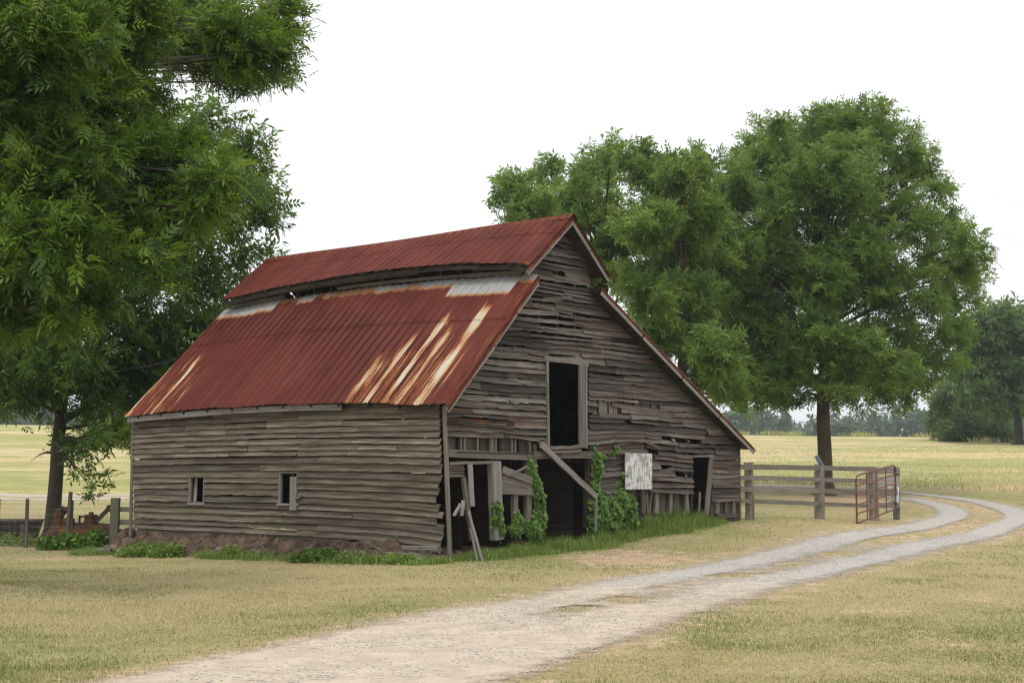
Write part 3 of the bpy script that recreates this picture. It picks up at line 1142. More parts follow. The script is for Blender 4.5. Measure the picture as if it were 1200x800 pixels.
# slat lining some way behind, seen through the holes beside the loft door
ln = MB()
for x0, x1, y0, y1, br, kind in ((695, 725, 470, 488, .95, 'v'), (726, 773, 470, 484, .55, 'v')):
    a0, a1, h0, h1 = GR(x0, y0, x1, y1)
    n = int((a1 - a0) / .16)
    for i in range(n):
        w = a0 + (a1 - a0) * (i + .5) / n
        ln.bar((w, .01 if i % 2 else .03, h0 - .15), (w, .01 if i % 2 else .03, h1 + .15), .15, .02, (1, 0, 0), tint(br + R_.uniform(-.1, .1), 0 if br > .8 else .4))
ln.build('inner_lining', M['post'], barn)

# ---- loft doorway
a0, a1, h0, h1 = loft
fr = empty('loft_doorway', (0, 0, 0), None, None)
fr.parent = barn
j = MB(); j.bar((a0 + .06, -.075, h0 - .05), (a0 + .02, -.075, h1 + .02), .075, .05, (1, 0, 0), tint(.4), 4, .004); j.build('jamb', M['pale'], fr)
j = MB(); j.bar((a1 - .165, -.085, h0 + .02), (a1 - .165, -.085, h1 - .02), .22, .05, (1, 0, 0), tint(.28), 4, .004)
j.bar((a1 - .05, -.115, h0), (a1 - .05, -.115, h1 - .02), .05, .03, (1, 0, 0), tint(.5), 4, .004); j.build('jamb', M['pale'], fr)
j = MB(); j.bar((a0 - .06, -.08, h1 + .06), (a1 + .05, -.08, h1 + .02), .11, .045, (0, 0, 1), tint(.45), 4, .006); j.build('lintel', M['pale'], fr)
j = MB()
j.bar((a0 + .1, -.05, h0 + .0), (a1 - .05, -.07, h0 + .05), .07, .14, (0, 0, 1), tint(.55, .2), 6, .012)
j.bar((a0 + .05, -.09, h0 - .09), (a1 - .25, -.10, h0 - .05), .05, .05, (0, 0, 1), tint(.6), 6, .012)
j.build('sill', M['post'], fr)
# loft floor, joists, heap of old straw just inside
lf = MB()
for k in range(26):
    s = .1 + k * .4
    lf.bar((.2, s, 2.13), (7.4, s, 2.13), .38, .03, (0, 1, 0), tint(.4))
for w in np.arange(.4, 7.4, .6):
    lf.bar((w, .1, 2.03), (w, LEN - .3, 2.03), .15, .06, (0, 0, 1), tint(.4))
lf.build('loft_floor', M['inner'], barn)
lf = MB()
for k in range(7):
    lf.bar((2.6, 1.3, 2.26 + k * .15), (4.7, 1.3, 2.26 + k * .15), .135, .025, (0, 0, 1), tint(.35, .15), 3, .006)
lf.build('loft_partition', M['inner'], barn)
# beam under the loft door
bm = MB()
bm.bar((big[0] - .15, -.02, 2.10), (big[1] + .15, -.02, 2.12), .16, .14, (0, 0, 1), tint(.5, .35), 6, .012)
bm.build('beam', M['gable'], barn)


def gpost(name, pts, wd, th, c, m='post', d=-.06, par=None, n=6, wob=.006, lab=None):
    mb = MB()
    p = g(*pts[0]); q = g(*pts[1])
    dd = d if hasattr(d, '__len__') else (d, d)
    v = abs(q[1] - p[1]) > abs(q[0] - p[0])
    mb.bar((p[0], dd[0], p[1]), (q[0], dd[1], q[1]), wd, th, (1, 0, 0) if v else (0, 0, 1), c, n, wob)
    o = mb.build(name, M[m], par or barn)
    if lab: o['label'] = lab
    return o


# ---- the open bays at the left of the gable
gpost('beam', ((523, 531), (626, 535)), .155, .05, tint(.5, .1), d=-.05)
gpost('lintel', ((523, 542.5), (583, 541.5)), .06, .05, tint(.62), d=-.075)
rb = MB()
for k in range(3):
    board(rb, mg, .03, 2.7, 2.10 + k * .13, .16, .02, .012, tint(.55, .35), .004, None, 0, None, d=-.16)
rb.build('recessed_boards', M['post'], barn)
for x in (540.5, 544.5, 560, 576.5, 581, 600, 604, 621):
    w = g(x, 520)[0]
    ss_ = MB()
    ss_.bar((w, .02, 2.02), (w, .02, 2.5), .045 if x not in (576.5,) else .09, .05, (1, 0, 0), tint(R_.uniform(.5, .8)))
    ss_.build('short_stud', M['post'], barn)
lb = MB()
for k, (y0, y1) in enumerate(((543, 551), (552, 559))):
    p, q_ = g(523, y1), g(543, y0)
    board(lb, mg, p[0] + .02, q_[0], p[1], q_[1] - p[1], .02, .02, tint(.5, .2), .006)
lb.build('patch_boards', M['gable'], barn)
gpost('post', ((541.5, 559), (549, 633)), .09, .07, tint(.45), d=(-.03, -.1))
gpost('post', ((546, 544), (549, 593)), .13, .03, tint(.7), d=-.11, m='pale')
gpost('post', ((577, 541), (580, 632)), .26, .16, tint(.62), d=-.05, m='pale')
gpost('post', ((602, 578), (603, 630)), .13, .10, tint(.6), d=-.02)
gpost('post', ((618, 535), (617, 625)), .15, .10, tint(.45), d=-.02)
gpost('post', ((626.5, 520), (628, 625)), .10, .10, tint(.35), d=.03)
pb = MB()
for (x0, y0, x1, y1, wd, dd) in ((585, 550, 627, 566, .16, -.10), (585, 561, 622, 569, .16, -.07), (585, 575, 622, 576, .14, -.09), (594, 556, 612, 546, .05, -.13), (585, 568, 625, 572, .09, -.06)):
    p = g(x0, y0); q_ = g(x1, y1)
    pb.bar((p[0], dd, p[1]), (q_[0], dd - .02, q_[1]), wd, .025, (0, 0, 1), tint(R_.uniform(.5, .75), R_.uniform(0, .25)), 5, .008)
pb.build('stall_boards', M['post'], barn)
# the brace across the big doorway and its broken lower piece
gpost('brace', ((628, 521), (687, 582)), .125, .045, tint(.55), d=(-.14, -.30), m='pale')
gpost('brace', ((687, 582), (681, 622)), .055, .03, tint(.3, 0, .4), d=(-.28, -.40), m='pale')
gpost('post', ((690, 534), (688, 618)), .12, .12, tint(.3), d=.02, m='inner')
# boards of the wall between the big doorway and the white panel continue down behind the vines
lw = MB()
hh = .25
while hh < 1.05:
    board(lw, mg, 4.48, 5.75, hh, .17, .02, .02, tint(.45, .3), .01, None, .01, None, d=-.01)
    hh += .145
lw.build('low_boards', M['gable'], barn)
# white painted panel
a0, a1, h0, h1 = sign
sg = MB()
sg.bar(((a0 + a1) / 2, -.165, h0), ((a0 + a1) / 2, -.165, h1), a1 - a0, .025, (1, 0, 0), (.8, 0, 0), 1, .0)
# one skin so the flaking paint runs over all the boards
o = sg.build('white_panel', M['sign'], barn)
o['label'] = 'square panel of boards in flaking white paint'
# sheltered lower part of the right half: upright boards set back, old studs in front
rc_ = MB()
w = 5.55
while w < 8.6:
    b = R_.uniform(.12, .2)
    rc_.bar((w + b / 2, .10 + R_.uniform(-.01, .01), .3), (w + b / 2, .10, 1.45), b - .006, .02, (1, 0, 0), tint(.55, R_.uniform(.2, .6)), 3)
    w += b
rc_.build('upright_boards', M['gable'], barn)
rc_ = MB()
w = 9.42
while w < 10.6:
    b = R_.uniform(.12, .18)
    rc_.bar((w + b / 2, .02, .5), (w + b / 2, .02, 1.1), b - .006, .02, (1, 0, 0), tint(.5, R_.uniform(.2, .55)), 3)
    w += b
rc_.build('upright_boards', M['gable'], barn)
for x, x2, wd, br, rr in ((752.5, 753, .15, .35, 0), (757, 758, .07, .6, .7), (763, 759.5, .05, .6, .6), (769, 768.5, .14, .85, .1), (785.5, 785, .11, .75, .2), (803, 804, .12, .7, .1)):
    gpost('stud', ((x, 573), (x2, 601)), wd, .06, (br, rr, 0), d=R_.uniform(-.03, 0))
for x, wd, br in ((839, .13, .7), (858, .09, .7), (849, .06, .5)):
    gpost('stud', ((x, 584), (x, 601)), wd, .06, (br, .1, 0), d=-.03)
gpost('sill_board', ((838, 604), (862, 604)), .10, .06, tint(.4, .6), m='gable', d=-.05)
gpost('lintel', ((809, 534.5), (832, 534)), .05, .06, tint(.65), d=-.085)
gpost('door_plank', ((830, 535), (820, 604)), .16, .04, tint(.45), d=(-.09, -.20))
gpost('door_plank', ((817.5, 576), (816, 602)), .06, .03, tint(.65), d=-.07)
gpost('post', ((809.5, 536), (809.5, 603)), .07, .08, tint(.35), d=.0, m='inner')

# ---- windows of the side wall
for (s0, s1, z0, z1), kind in ((W1, 0), (W2, 1)):
    wr = empty('window', (0, 0, 0), None, None)
    wr.parent = barn
    zc = (z0 + z1) / 2
    x = lean(zc)
    f = MB()
    f.bar((x - .035, s1 - .04, z0 - .03), (x - .035, s1 - .04, z1 + .03), .08, .06, (0, 1, 0), tint(.45))
    f.bar((x - .02, s0 + .025, z0 - .03), (x - .02, s0 + .025, z1 + .03), .05, .05, (0, 1, 0), tint(.4))
    f.bar((x - .03, s0, z1 + .015), (x - .03, s1, z1 + .015), .04, .06, (0, 0, 1), tint(.5))
    f.bar((x - .04, s0 - .05, z0 - .02), (x - .04, s1 + .05, z0 - .02), .05, .07, (0, 0, 1), tint(.55))
    f.build('window_frame', M['pale'], wr)
    sh = MB()
    if kind == 0:
        sh.bar((x + .02, s1 - .15, z0), (x + .06, s1 - .13, z1), .10, .025, (0, 1, 0), tint(.8))
    else:
        sh.bar((x - .07, s0 + .12, z0 - .14), (x - .06, s0 + .13, z1 - .08), .22, .025, (0, 1, 0), tint(.72, 0, .3))
        sh.bar((x + .15, s1 - .26, z0), (x + .18, s1 - .22, z1), .06, .05, (0, 1, 0), tint(.4))
        sh.bar((x - .09, s0 + .02, z0 + .10), (x - .08, s0 - .16, z0 + .18), .05, .03, (0, 0, 1), tint(.4, .6))
    sh.build('shutter_board', M['pale'], wr)
# inside posts
ip = MB()
for w in (2.4, 4.7, 7.4):
    for s in (2.0, 4.5, 7.0, 9.2):
        ip.bar((w, s, 0), (w, s, 5.6 if w < 5 else 3.6), .15, .15, (1, 0, 0), tint(.4))
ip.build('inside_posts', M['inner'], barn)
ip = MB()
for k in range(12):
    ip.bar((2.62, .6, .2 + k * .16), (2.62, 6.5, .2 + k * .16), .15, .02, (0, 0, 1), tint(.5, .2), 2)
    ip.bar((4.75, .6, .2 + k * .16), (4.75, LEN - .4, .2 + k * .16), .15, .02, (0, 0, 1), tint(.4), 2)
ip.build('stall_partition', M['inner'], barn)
# sill log along the foot of the side wall
sl = MB()
def bg(w, s): return float(gz(*b2w(w, s)[:2]))
sl.tube([(-.10, .12, .20), (-.14, 1.2, .17), (-.12, 2.4, .14), (-.1, 3.6, .10)], [.075, .085, .09, .07], 9, (.6, .25, .1))
sl.build('sill_log', M['post'], barn)
sl = MB()
sl.bar((.05, 3.0, .30), (.05, LEN, .26), .2, .2, (0, 0, 1), tint(.35, .1, .3), 10, .02)
sl.build('sill_beam', M['side'], barn)
# ================================================================== FENCES, GATE, SCRAP
def gzz(x, y): return float(gz(x, y))


def atg(px, Y):
    """ground point in the photo's column px at depth Y"""
    x = (px - 600) / F * Y
    return np.array((x, Y, gzz(x, Y)))


# plank fence beside the barn
P1, P2, P3 = atg(877, 38.6), atg(958, 42.0), atg(1021.5, 44.2)
P4 = np.array((P3[0] + 1.15, P3[1] + 1.9, 0)); P4[2] = gzz(P4[0], P4[1])
fence = empty('plank_fence', P1, 'grey four rail plank fence between the barn corner and the red gate', 'fence')


def rel(p, o): return tuple(np.array(p, float) - np.array(o))


def pk(y, Y): return 1.7 + ray(600, y)[2] / ray(600, y)[1] * Y


for p, top, wd, th, br in ((P1, 541.5, .22, .12, .55), (P2, 544, .26, .16, .6), (P3, 547.5, .26, .2, .68), (P4, 549, .18, .14, .35)):
    m_ = MB()
    m_.bar((0, 0, -.2), (R_.uniform(-.03, .03), 0, pk(top, p[1]) - p[2]), wd, th, (1, 0, 0), tint(br, 0, .1), 5, .006)
    o = m_.build('post', M['fence'], fence)
    o.location = rel(p, P1)
BF = b2w(10.62, .05)
for (yb, y1, y2, y3, hh) in ((546.8, 547, 548, 549.5, .135), (559.5, 559.8, 561.5, 563.5, .12), (572.5, 573, 575, 577.5, .13), (586, 586.5, 590, 592.5, .115)):
    for a, b, ya, yb_, dy in ((BF, P1, yb, y1, 0), (P1, P2, y1, y2, -.02), (P2, P3, y2, y3, .02)):
        m_ = MB()
        off = np.array((0, -.1 + dy, 0))
        A = np.array((a[0], a[1], pk(ya, a[1]))) + off
        B = np.array((b[0], b[1], pk(yb_, b[1]))) + off
        d = (B - A) / np.linalg.norm(B - A)
        m_.bar(A - d * .08 - P1, B + d * .10 - P1, hh, .035, (0, 0, 1), tint(R_.uniform(.4, .65), .1, .15), 6, .006)
        m_.build('rail', M['fence'], fence)
for y, hh, br in ((551.5, .2, .62), (564, .30, .95), (577, .2, .35), (592, .16, .5)):
    m_ = MB()
    off = np.array((.08, -.09, 0))
    A = np.array((P3[0], P3[1], pk(y, P3[1]))) + off; B = np.array((P4[0], P4[1], pk(y - 1, P4[1]))) + off
    m_.bar(A - P1, B - P1, hh, .03, (0, 0, 1), tint(br), 4, .006)
    m_.build('rail', M['fence'] if br < .9 else M['pale'], fence)
# odd bit of metal leaning on top of the middle post
mt = MB()
b = np.array((P2[0] + .03, P2[1] - .06, pk(544.5, P2[1])))
mt.bar(b + (0.05, 0, -.02), b + (-.10, .02, .26), .13, .035, (1, 0, .3), (.6, 0, 0), 2)
mt.bar(b + (-.085, -.022, .20), b + (-.04, -.022, .20), .05, .012, (0, 0, 1), (.4, 0, 0))
mt.bar(b + (.04, -.022, .02), b + (.0, -.022, .09), .04, .012, (1, 0, 0), (.4, 0, 0))
tag(mt.build('metal_scrap', M['greymetal']), 'blue grey scrap of metal leaning on top of a fence post', 'scrap metal')
# pale sheet hanging behind the gate
bgm = MB()
c0 = np.array((P4[0] - .12, P4[1] - .22, pk(569, P4[1])))
rows = []
for i in range(9):
    f = i / 8
    rows.append([c0 + np.array(((j - 3) * .055 * (1 - .35 * f), .04 * math.sin(j * 1.9 + i * .8) - .02 * i, -.5 * f + .03 * math.sin(j * 2.2))) for j in range(7)])
bgm.grid(rows, [[(i * .1, j * .1) for j in range(7)] for i in range(9)], (.6, 0, 0))
o = bgm.build('plastic_sack', M['bag'], None, True)
sm_ = o.modifiers.new('thick', 'SOLIDIFY'); sm_.thickness = .012
tag(o, 'crumpled pale sack hanging on the boards behind the red gate', 'sack')

# red tube gate
GA = np.array((*(at(1004, 600, 40.7)[:2]), 0)); GB = np.array((*(at(1050, 600, 43.6)[:2]), 0))
zA0, zA1 = pk(612.5, 40.7), pk(557, 40.7)
zB0, zB1 = pk(596, 43.6), pk(544.5, 43.6)
gate = empty('tube_gate', (GA[0], GA[1], zA0), 'red rusty tubular steel farm gate standing open', 'gate')
O_ = np.array((GA[0], GA[1], zA0))


def gt(f, v):
    p = GA + (GB - GA) * f
    z = (zA0 + (zA1 - zA0) * v) * (1 - f) + (zB0 + (zB1 - zB0) * v) * f
    return np.array((p[0], p[1], z)) - O_


m_ = MB()
r = .026
m_.tube([gt(0, 0), gt(0, .5), gt(0, .92), gt(.012, .97), gt(.04, 1), gt(.5, 1), gt(.96, 1), gt(.988, .97), gt(1, .92), gt(1, .5), gt(1, 0), gt(.5, 0), gt(0, 0)], r, 8)
m_.build('outer_frame', M['gate'], gate, True)
for v in (.78, .58, .38, .19):
    m_ = MB(); m_.tube([gt(.0, v), gt(.5, v), gt(1, v)], r * .85, 8); m_.build('rail', M['gate'], gate, True)
for f in (.25, .49, .74):
    m_ = MB(); m_.bar(gt(f, 0) + (0, -.03, 0), gt(f, 1) + (0, -.03, 0), .055, .02, tuple(GB - GA)); m_.build('upright', M['gate'], gate)
for v in (.12, .88):
    m_ = MB()
    m_.tube([gt(1.0, v) + (0, 0, -.05), gt(1.0, v) + (0, 0, .05)], .042, 8)
    m_.tube([gt(1.0, v), gt(1.04, v) + (-.02, .06, 0)], .014, 6)
    m_.build('hinge', M['darkmetal'], gate)

# wire fence under the left tree
FY = 40.6
wf = empty('wire_fence', atg(88, FY), 'woven wire fence on thin leaning posts by the left tree', 'fence')
WO = np.array(wf.location)
pposts = [(-60, 0, 586, .06), (2, 0, 584, .07), (35, 0, 584, .08), (80.5, 5, 576, .09), (86.5, 1, 586, .075), (136, 0, 600, 0)]
prev = None
wm = MB()
tops = []
for px, ln_, top, w_ in pposts:
    p = atg(px, FY + R_.uniform(-.1, .1))
    zt = pk(top, p[1])
    q = np.array((p[0] + ln_ / F * FY, p[1], zt))
    tops.append((p, q))
    if w_ == 0: continue
    m_ = MB()
    m_.bar(p - (0, 0, .2) - WO, q - WO, w_, w_ * .9, (1, 0, 0), tint(.35, .25), 4, .006)
    o = m_.build('post', M['post'], wf)
for (p, q), (p2, q2) in zip(tops[:-1], tops[1:]):
    if abs(p[0] - p2[0]) < .2: continue
    for k in range(7):
        z = .08 + k * .16
        a = p + (0, 0, z); b = p2 + (0, 0, z)
        mid = (a + b) / 2 - (0, 0, .01)
        wm.tube([a - WO, mid - WO, b - WO], .0028, 4, cap=False)
    nn = int(np.linalg.norm(p2 - p) / .16)
    for i in range(nn):
        a = p + (p2 - p) * i / nn
        wm.tube([a + (0, 0, .08) - WO, a + (0, 0, 1.04) - WO], .002, 3, cap=False)
wm.build('woven_wire', M['wire'], wf)

# stout post with two rails to the barn's far corner
pb0 = atg(137, 38.8)
ff = empty('corner_fence', pb0, 'short two rail fence from a stout wooden post to the far corner of the barn', 'fence')
m_ = MB()
m_.bar((0, 0, -.2), (.02, 0, pk(583, pb0[1]) - pb0[2]), .21, .17, (1, 0, 0), tint(.42, .1, .75), 5, .008)
m_.build('post', M['post'], ff)
bc_ = b2w(-.02, LEN + .15)
for y in (597, 612):
    A = np.array((pb0[0], pb0[1] + .1, pk(y - .5, pb0[1]))); B = np.array((bc_[0] + .25, bc_[1] + 1.1, pk(y, bc_[1] + 1.1)))
    m_ = MB(); m_.bar(A - pb0, B - pb0, .13, .035, (0, 0, 1), tint(.5, 0, .3), 4, .006); m_.build('rail', M['post'], ff)

# rusted mower deck with its hub and lever
rp = atg(94, 40.0)
rp = np.array((rp[0], rp[1] + 1.0, gzz(rp[0], rp[1] + 1.0)))
imp = empty('rusty_mower_deck', rp, 'rusty old mower deck lying in weeds beside the left tree', 'farm implement')
m_ = MB()
# the deck: a bent plate with turned-down skirt
L0, L1 = -.95, .70
rows = []
for i in range(13):
    f = i / 12
    x = L0 + (L1 - L0) * f
    rr = .62 * (1 - .25 * abs(f - .5))
    rows.append([(x, -rr - .05, .22), (x, -rr, .40 + .03 * math.sin(f * 5)), (x, -rr * .5, .56 + .05 * f), (x, 0, .60 + .05 * math.sin(f * 3.1)), (x, rr * .6, .58), (x, rr, .42), (x, rr + .05, .22)])
m_.grid(rows, [[(i * .2, j * .2) for j in range(7)] for i in range(13)], (.5, 0, 0))
m_.face(rows[0], [(j * .1, 0) for j in range(7)], (.5, 0, 0)); m_.face(rows[-1][::-1], [(j * .1, 0) for j in range(7)], (.5, 0, 0))
o = m_.build('deck', M['rust'], imp)
m_ = MB(); m_.tube([(.10, -.05, .55), (.10, -.05, .86)], [.20, .17], 14); m_.tube([(.10, -.05, .86), (.10, -.05, .93)], .07, 10); m_.build('spindle_hub', M['rust'], imp)
m_ = MB(); m_.tube([(-.78, -.1, .56), (-.78, -.1, .82), (-.66, -.1, 1.0), (-.55, -.1, .98)], [.13, .15, .14, .10], 10); m_.bar((-.62, -.15, .62), (-.36, -.15, .60), .30, .28, (0, 0, 1)); m_.build('gearbox', M['rust'], imp)
m_ = MB(); m_.bar((.20, -.1, .62), (.62, -.1, 1.06), .11, .07, (0, 0, 1)); m_.build('lift_arm', M['darkmetal'], imp)
m_ = MB(); m_.bar((.60, -.12, 1.06), (.86, -.12, .60), .09, .05, (1, 0, 0)); m_.tube([(.61, -.18, 1.05), (.61, -.04, 1.05)], .075, 10); m_.build('lift_link', M['rust'], imp)
m_ = MB(); m_.tube([(-.2, -.1, .80), (.1, -.1, .82)], .025, 8); m_.tube([(-.2, -.1, .62), (-.2, -.1, .84)], .03, 8); m_.build('drive_rod', M['rust'], imp)
m_ = MB()
m_.tube([(.95 + .18 * math.cos(t), -.3, .26 + .18 * math.sin(t)) for t in np.linspace(.2, 2.9, 9)], .05, 8); m_.build('skid_shoe', M['rust'], imp)

# dark old trough at the picture's left
tp = atg(14, 42.6)
tr = empty('feed_trough', tp, 'dark old metal feed trough standing by the wire fence', 'trough')
m_ = MB()
bl = [(-1.3, -.35), (.72, -.35), (.72, .35), (-1.3, .35)]; tl = [(-1.45, -.45), (.86, -.45), (.86, .45), (-1.45, .45)]
for i in range(4):
    a, b = bl[i], bl[(i + 1) % 4]; c, d = tl[(i + 1) % 4], tl[i]
    m_.face([(a[0], a[1], .10), (b[0], b[1], .10), (c[0], c[1], .62), (d[0], d[1], .62)], [(0, 0), (1, 0), (1, .5), (0, .5)], (.5, 0, 0))
m_.face([(x, y, .12) for x, y in bl], [(0, 0), (1, 0), (1, .5), (0, .5)], (.5, 0, 0))
o = m_.build('body', M['darkmetal'], tr); mo = o.modifiers.new('thick', 'SOLIDIFY'); mo.thickness = .03
m_ = MB(); m_.tube([(*q, .62) for q in tl + tl[:1]], .028, 8); m_.build('rim', M['post'], tr)
for x, y in ((-1.1, -.42), (-.3, -.42), (.55, -.42), (-1.1, .42), (.55, .42)):
    m_ = MB(); m_.bar((x, y, 0), (x, y * 1.05, .55), .09, .05, (1, 0, 0), tint(.4)); m_.build('leg', M['post'], tr)
m_ = MB(); m_.tube([(-1.0, -.3, .60), (-.95, -.3, .74), (-.80, -.3, .78), (-.72, -.3, .70)], .03, 8); m_.build('handle', M['darkmetal'], tr)


def stick(name, pts, r0, r1, label, cat='branch', mat='stick', group=None, forks=()):
    mb = MB()
    n = len(pts)
    mb.tube(pts, [r0 + (r1 - r0) * i / (n - 1) for i in range(n)], 6, (.5, 0, 0))
    for f in forks: mb.tube(f, [r1 * 1.1, r1 * .8, r1 * .4][:len(f)], 5, (.5, 0, 0))
    return tag(mb.build(name, M[mat]), label, cat, group)


def gs(w, s, up=0.0):
    p = b2w(w, s); p[2] = gzz(p[0], p[1]) + up
    return p


# fallen branches before the side wall, boards by the open bays
stick('fallen_branch', [gs(-.55, .1, .05), gs(-.45, .7, .16), gs(-.5, 1.3, .18), gs(-.35, 2.0, .40), gs(-.28, 2.9, .52)], .028, .010, 'long bare grey branch sloping against the foot of the side wall', forks=([gs(-.5, 1.3, .18), gs(-.7, 1.6, .25), gs(-.8, 1.9, .2)],))
stick('fallen_branch', [gs(-.42, 1.75, .02), gs(-.34, 1.45, .25), gs(-.22, 1.1, .55)], .022, .012, 'thin straight stick leaning up on the lowest wall boards')
stick('fallen_branch', [gs(-.75, 2.0, .06), gs(-.7, 2.7, .12), gs(-.75, 3.3, .08), gs(-.8, 3.9, .12)], .026, .010, 'grey branch with a forked end lying in the low weeds', forks=([gs(-.7, 2.7, .12), gs(-.9, 3.0, .22), gs(-.95, 3.25, .35)], [gs(-.75, 3.3, .08), gs(-.6, 3.6, .3), gs(-.55, 3.7, .42)]))
stick('fallen_branch', [gs(-.5, 4.9, .05), gs(-.45, 5.2, .25), gs(-.35, 5.4, .5)], .02, .008, 'short dead branch standing on end below the barn window', forks=([gs(-.45, 5.2, .25), gs(-.6, 5.5, .3), gs(-.7, 5.8, .2)],))
stick('tree_root', [gs(-.35, .25, .10), gs(-.55, .5, .18), gs(-.5, .85, .05), gs(-.75, 1.1, .0)], .035, .018, 'tangled dead root hanging under the fallen sill log', 'root', forks=([gs(-.5, .5, .18), gs(-.7, .75, .08), gs(-.85, .8, .0)], [gs(-.5, .85, .05), gs(-.4, 1.2, .2), gs(-.55, 1.4, .05)]))
_p = gs(-.6, LEN - .3, .09)
m_ = MB(); m_.tube([gs(-.75, LEN + .6, .08), gs(-.75, LEN - .5, .10), gs(-.8, LEN - 1.6, .07)], [.07, .085, .06], 8, (.7, 0, 0))
tag(m_.build('log', M['stick']), 'weathered grey log lying by the stout fence post', 'log')


def plank(a, b, wd, label, group=None):
    mb = MB(); mb.bar(a, b, wd, .025, (1, .3, 0), tint(.6), 4, .005)
    return tag(mb.build('loose_plank', M['post']), label, 'plank', group)


def gq(px, py, s):
    a, h = g(px, py, s)
    p = b2w(a, s); p[2] = h
    return p


def foot(px, s):
    p = gq(px, 640, s); p[2] = gzz(p[0], p[1]) - .03
    return p


plank(foot(566, -.75), gq(549, 599, -.15), .055, 'long grey plank leaning steeply against the post of the first open bay')
plank(foot(560, -.62), gq(551, 618, -.2), .05, 'shorter plank leaning close behind the long leaning one')
m_ = MB(); m_.bar(gq(532, 604, -.14), gq(540, 590, -.16), .07, .02, (1, 0, .4), tint(.7), 3, .004)
tag(m_.build('loose_plank', M['pale']), 'short splintered slat hanging slantwise in the first open bay', 'plank')
m_ = MB(); m_.bar(gq(541, 604, -.15), gq(543, 586, -.15), .08, .02, (1, 0, 0), tint(.7), 3, .004)
tag(m_.build('loose_plank', M['pale']), 'short upright slat hanging beside the slanting one in the open bay', 'plank')

# stones and clods heaped under the walls
bank = []
nb_s, nb_w = 420, 60
ss = np.linspace(-.1, LEN + .7, nb_s); ww = np.linspace(-1.15, .35, nb_w)
SS, WW = np.meshgrid(ss, ww, indexing='ij')
XY = BC[None, None] + uR[None, None] * WW[..., None] + uL[None, None] * SS[..., None]
prof = sstep(-.95, .10, WW + .25 * (fbm(SS, WW, .9, 21) - .5))
hh = (.27 + .16 * fbm(SS, WW * 0, 1.4, 6)) * prof + .20 * (fbm(SS, WW, .32, 8) - .45) * prof * 1.3 + .16 * (fbm(SS, WW, .11, 18) - .5) * (.25 + prof)
top_ = .34 + .05 * np.sin(SS * 1.3)
gzb = gz(XY[..., 0], XY[..., 1])
ZZ = np.minimum(gzb + hh * 1.25, np.maximum(top_, gzb + .02)) - .05 * (1 - prof)
ZZ = np.where(SS < 1.1, gzb + (ZZ - gzb) * np.clip(.30 + .5 * SS, 0, 1) - .01, ZZ)
idx = np.arange(SS.size).reshape(SS.shape)
Fq = np.stack([idx[:-1, :-1].ravel(), idx[1:, :-1].ravel(), idx[1:, 1:].ravel(), idx[:-1, 1:].ravel()], 1)
tag(mesh_np('earth_bank', np.stack([XY[..., 0].ravel(), XY[..., 1].ravel(), ZZ.ravel()], 1), Fq, M['bank'], smooth=True), 'crumbling red brown earth bank under the side wall', 'bank', kind='structure')


def rock_mesh(name, m, r, seed):
    rr = np.random.default_rng(seed)
    V = []; Fs = []
    na, nb = 9, 6
    for i in range(nb + 1):
        for j in range(na):
            th = math.pi * i / nb; ph = 2 * math.pi * j / na
            k = 1 + .35 * (vn(ph * 1.2 + seed, th * 1.5, 1.0, seed) - .5) * 2
            V.append((math.sin(th) * math.cos(ph) * r * k * 1.25, math.sin(th) * math.sin(ph) * r * k, math.cos(th) * r * .75 * k))
    for i in range(nb):
        for j in range(na):
            Fs.append((i * na + j, (i + 1) * na + j, (i + 1) * na + (j + 1) % na, i * na + (j + 1) % na))
    o = mesh_np(name, np.array(V), np.array(Fs), m)
    return o


def stone(w, s, r, m, label=None, group=None, up=.3, src=None):
    if src is None: o = rock_mesh('field_stone', M[m], r, R_.randrange(1000))
    else:
        o = src.copy(); COL.objects.link(o)
        o.data = src.data
    p = gs(w, s, 0)
    o.location = (p[0], p[1], p[2] + r * up)
    o.rotation_euler = (R_.uniform(-.5, .5), R_.uniform(-.5, .5), R_.random() * 6.28)
    return tag(o, label, 'stone', group)


stone(-.95, .25, .085, 'clay', 'orange sandstone lump on bare soil near the front corner of the side wall')
stone(-.72, .05, .13, 'rock', 'largest brown stone under the front end of the sill log')
st0 = stone(-.5, LEN - .2, .10, 'rock', 'brown field stone in the heap under the side wall', 'field stones under the side wall')
for i in range(46):
    s = R_.choice((R_.uniform(.2, LEN + .5), R_.uniform(LEN - 2.5, LEN + .7)))
    o = stone(-.42 - abs(R_.gauss(0, .2)), s, R_.uniform(.06, .12), 'rock', 'brown field stone in the heap under the side wall', 'field stones under the side wall', R_.uniform(.8, 2.0), st0)
    o.scale = [R_.uniform(.5, 1.15)] * 3
for i, (w, s, r) in enumerate(((.35, .4, .1), (.55, .9, .12), (.9, .6, .11), (1.2, 1.2, .13), (.25, 1.3, .11))):
    o = stone(w, s, r, 'rock', 'brown stone on the rubble floor of the first open bay', 'stones inside the first open bay', .6, st0)

n_t = 420
tw_ = MB()
for i in range(n_t):
    s_ = R_.uniform(-.2, LEN + .5); w_ = -R_.uniform(.12, .95)
    p = gs(w_, s_, 0); a_ = R_.uniform(0, 6.28); l_ = R_.uniform(.08, .45)
    zb = .30 * max(0, 1 - abs(w_) / .8) + .02
    q_ = p + np.array((math.cos(a_) * l_, math.sin(a_) * l_, zb + R_.uniform(0, .12)))
    p = p + (0, 0, zb * R_.uniform(.3, 1))
    tw_.tube([p, (p + q_) / 2 + np.array((R_.uniform(-.04, .04), R_.uniform(-.04, .04), R_.uniform(-.01, .05))), q_], [.007, .006, .003], 4, (.5, 0, 0), False)
tag(tw_.build('twig_litter', M['stick']), 'dead twigs and stalks littering the bank under the side wall', 'twigs', kind='stuff')

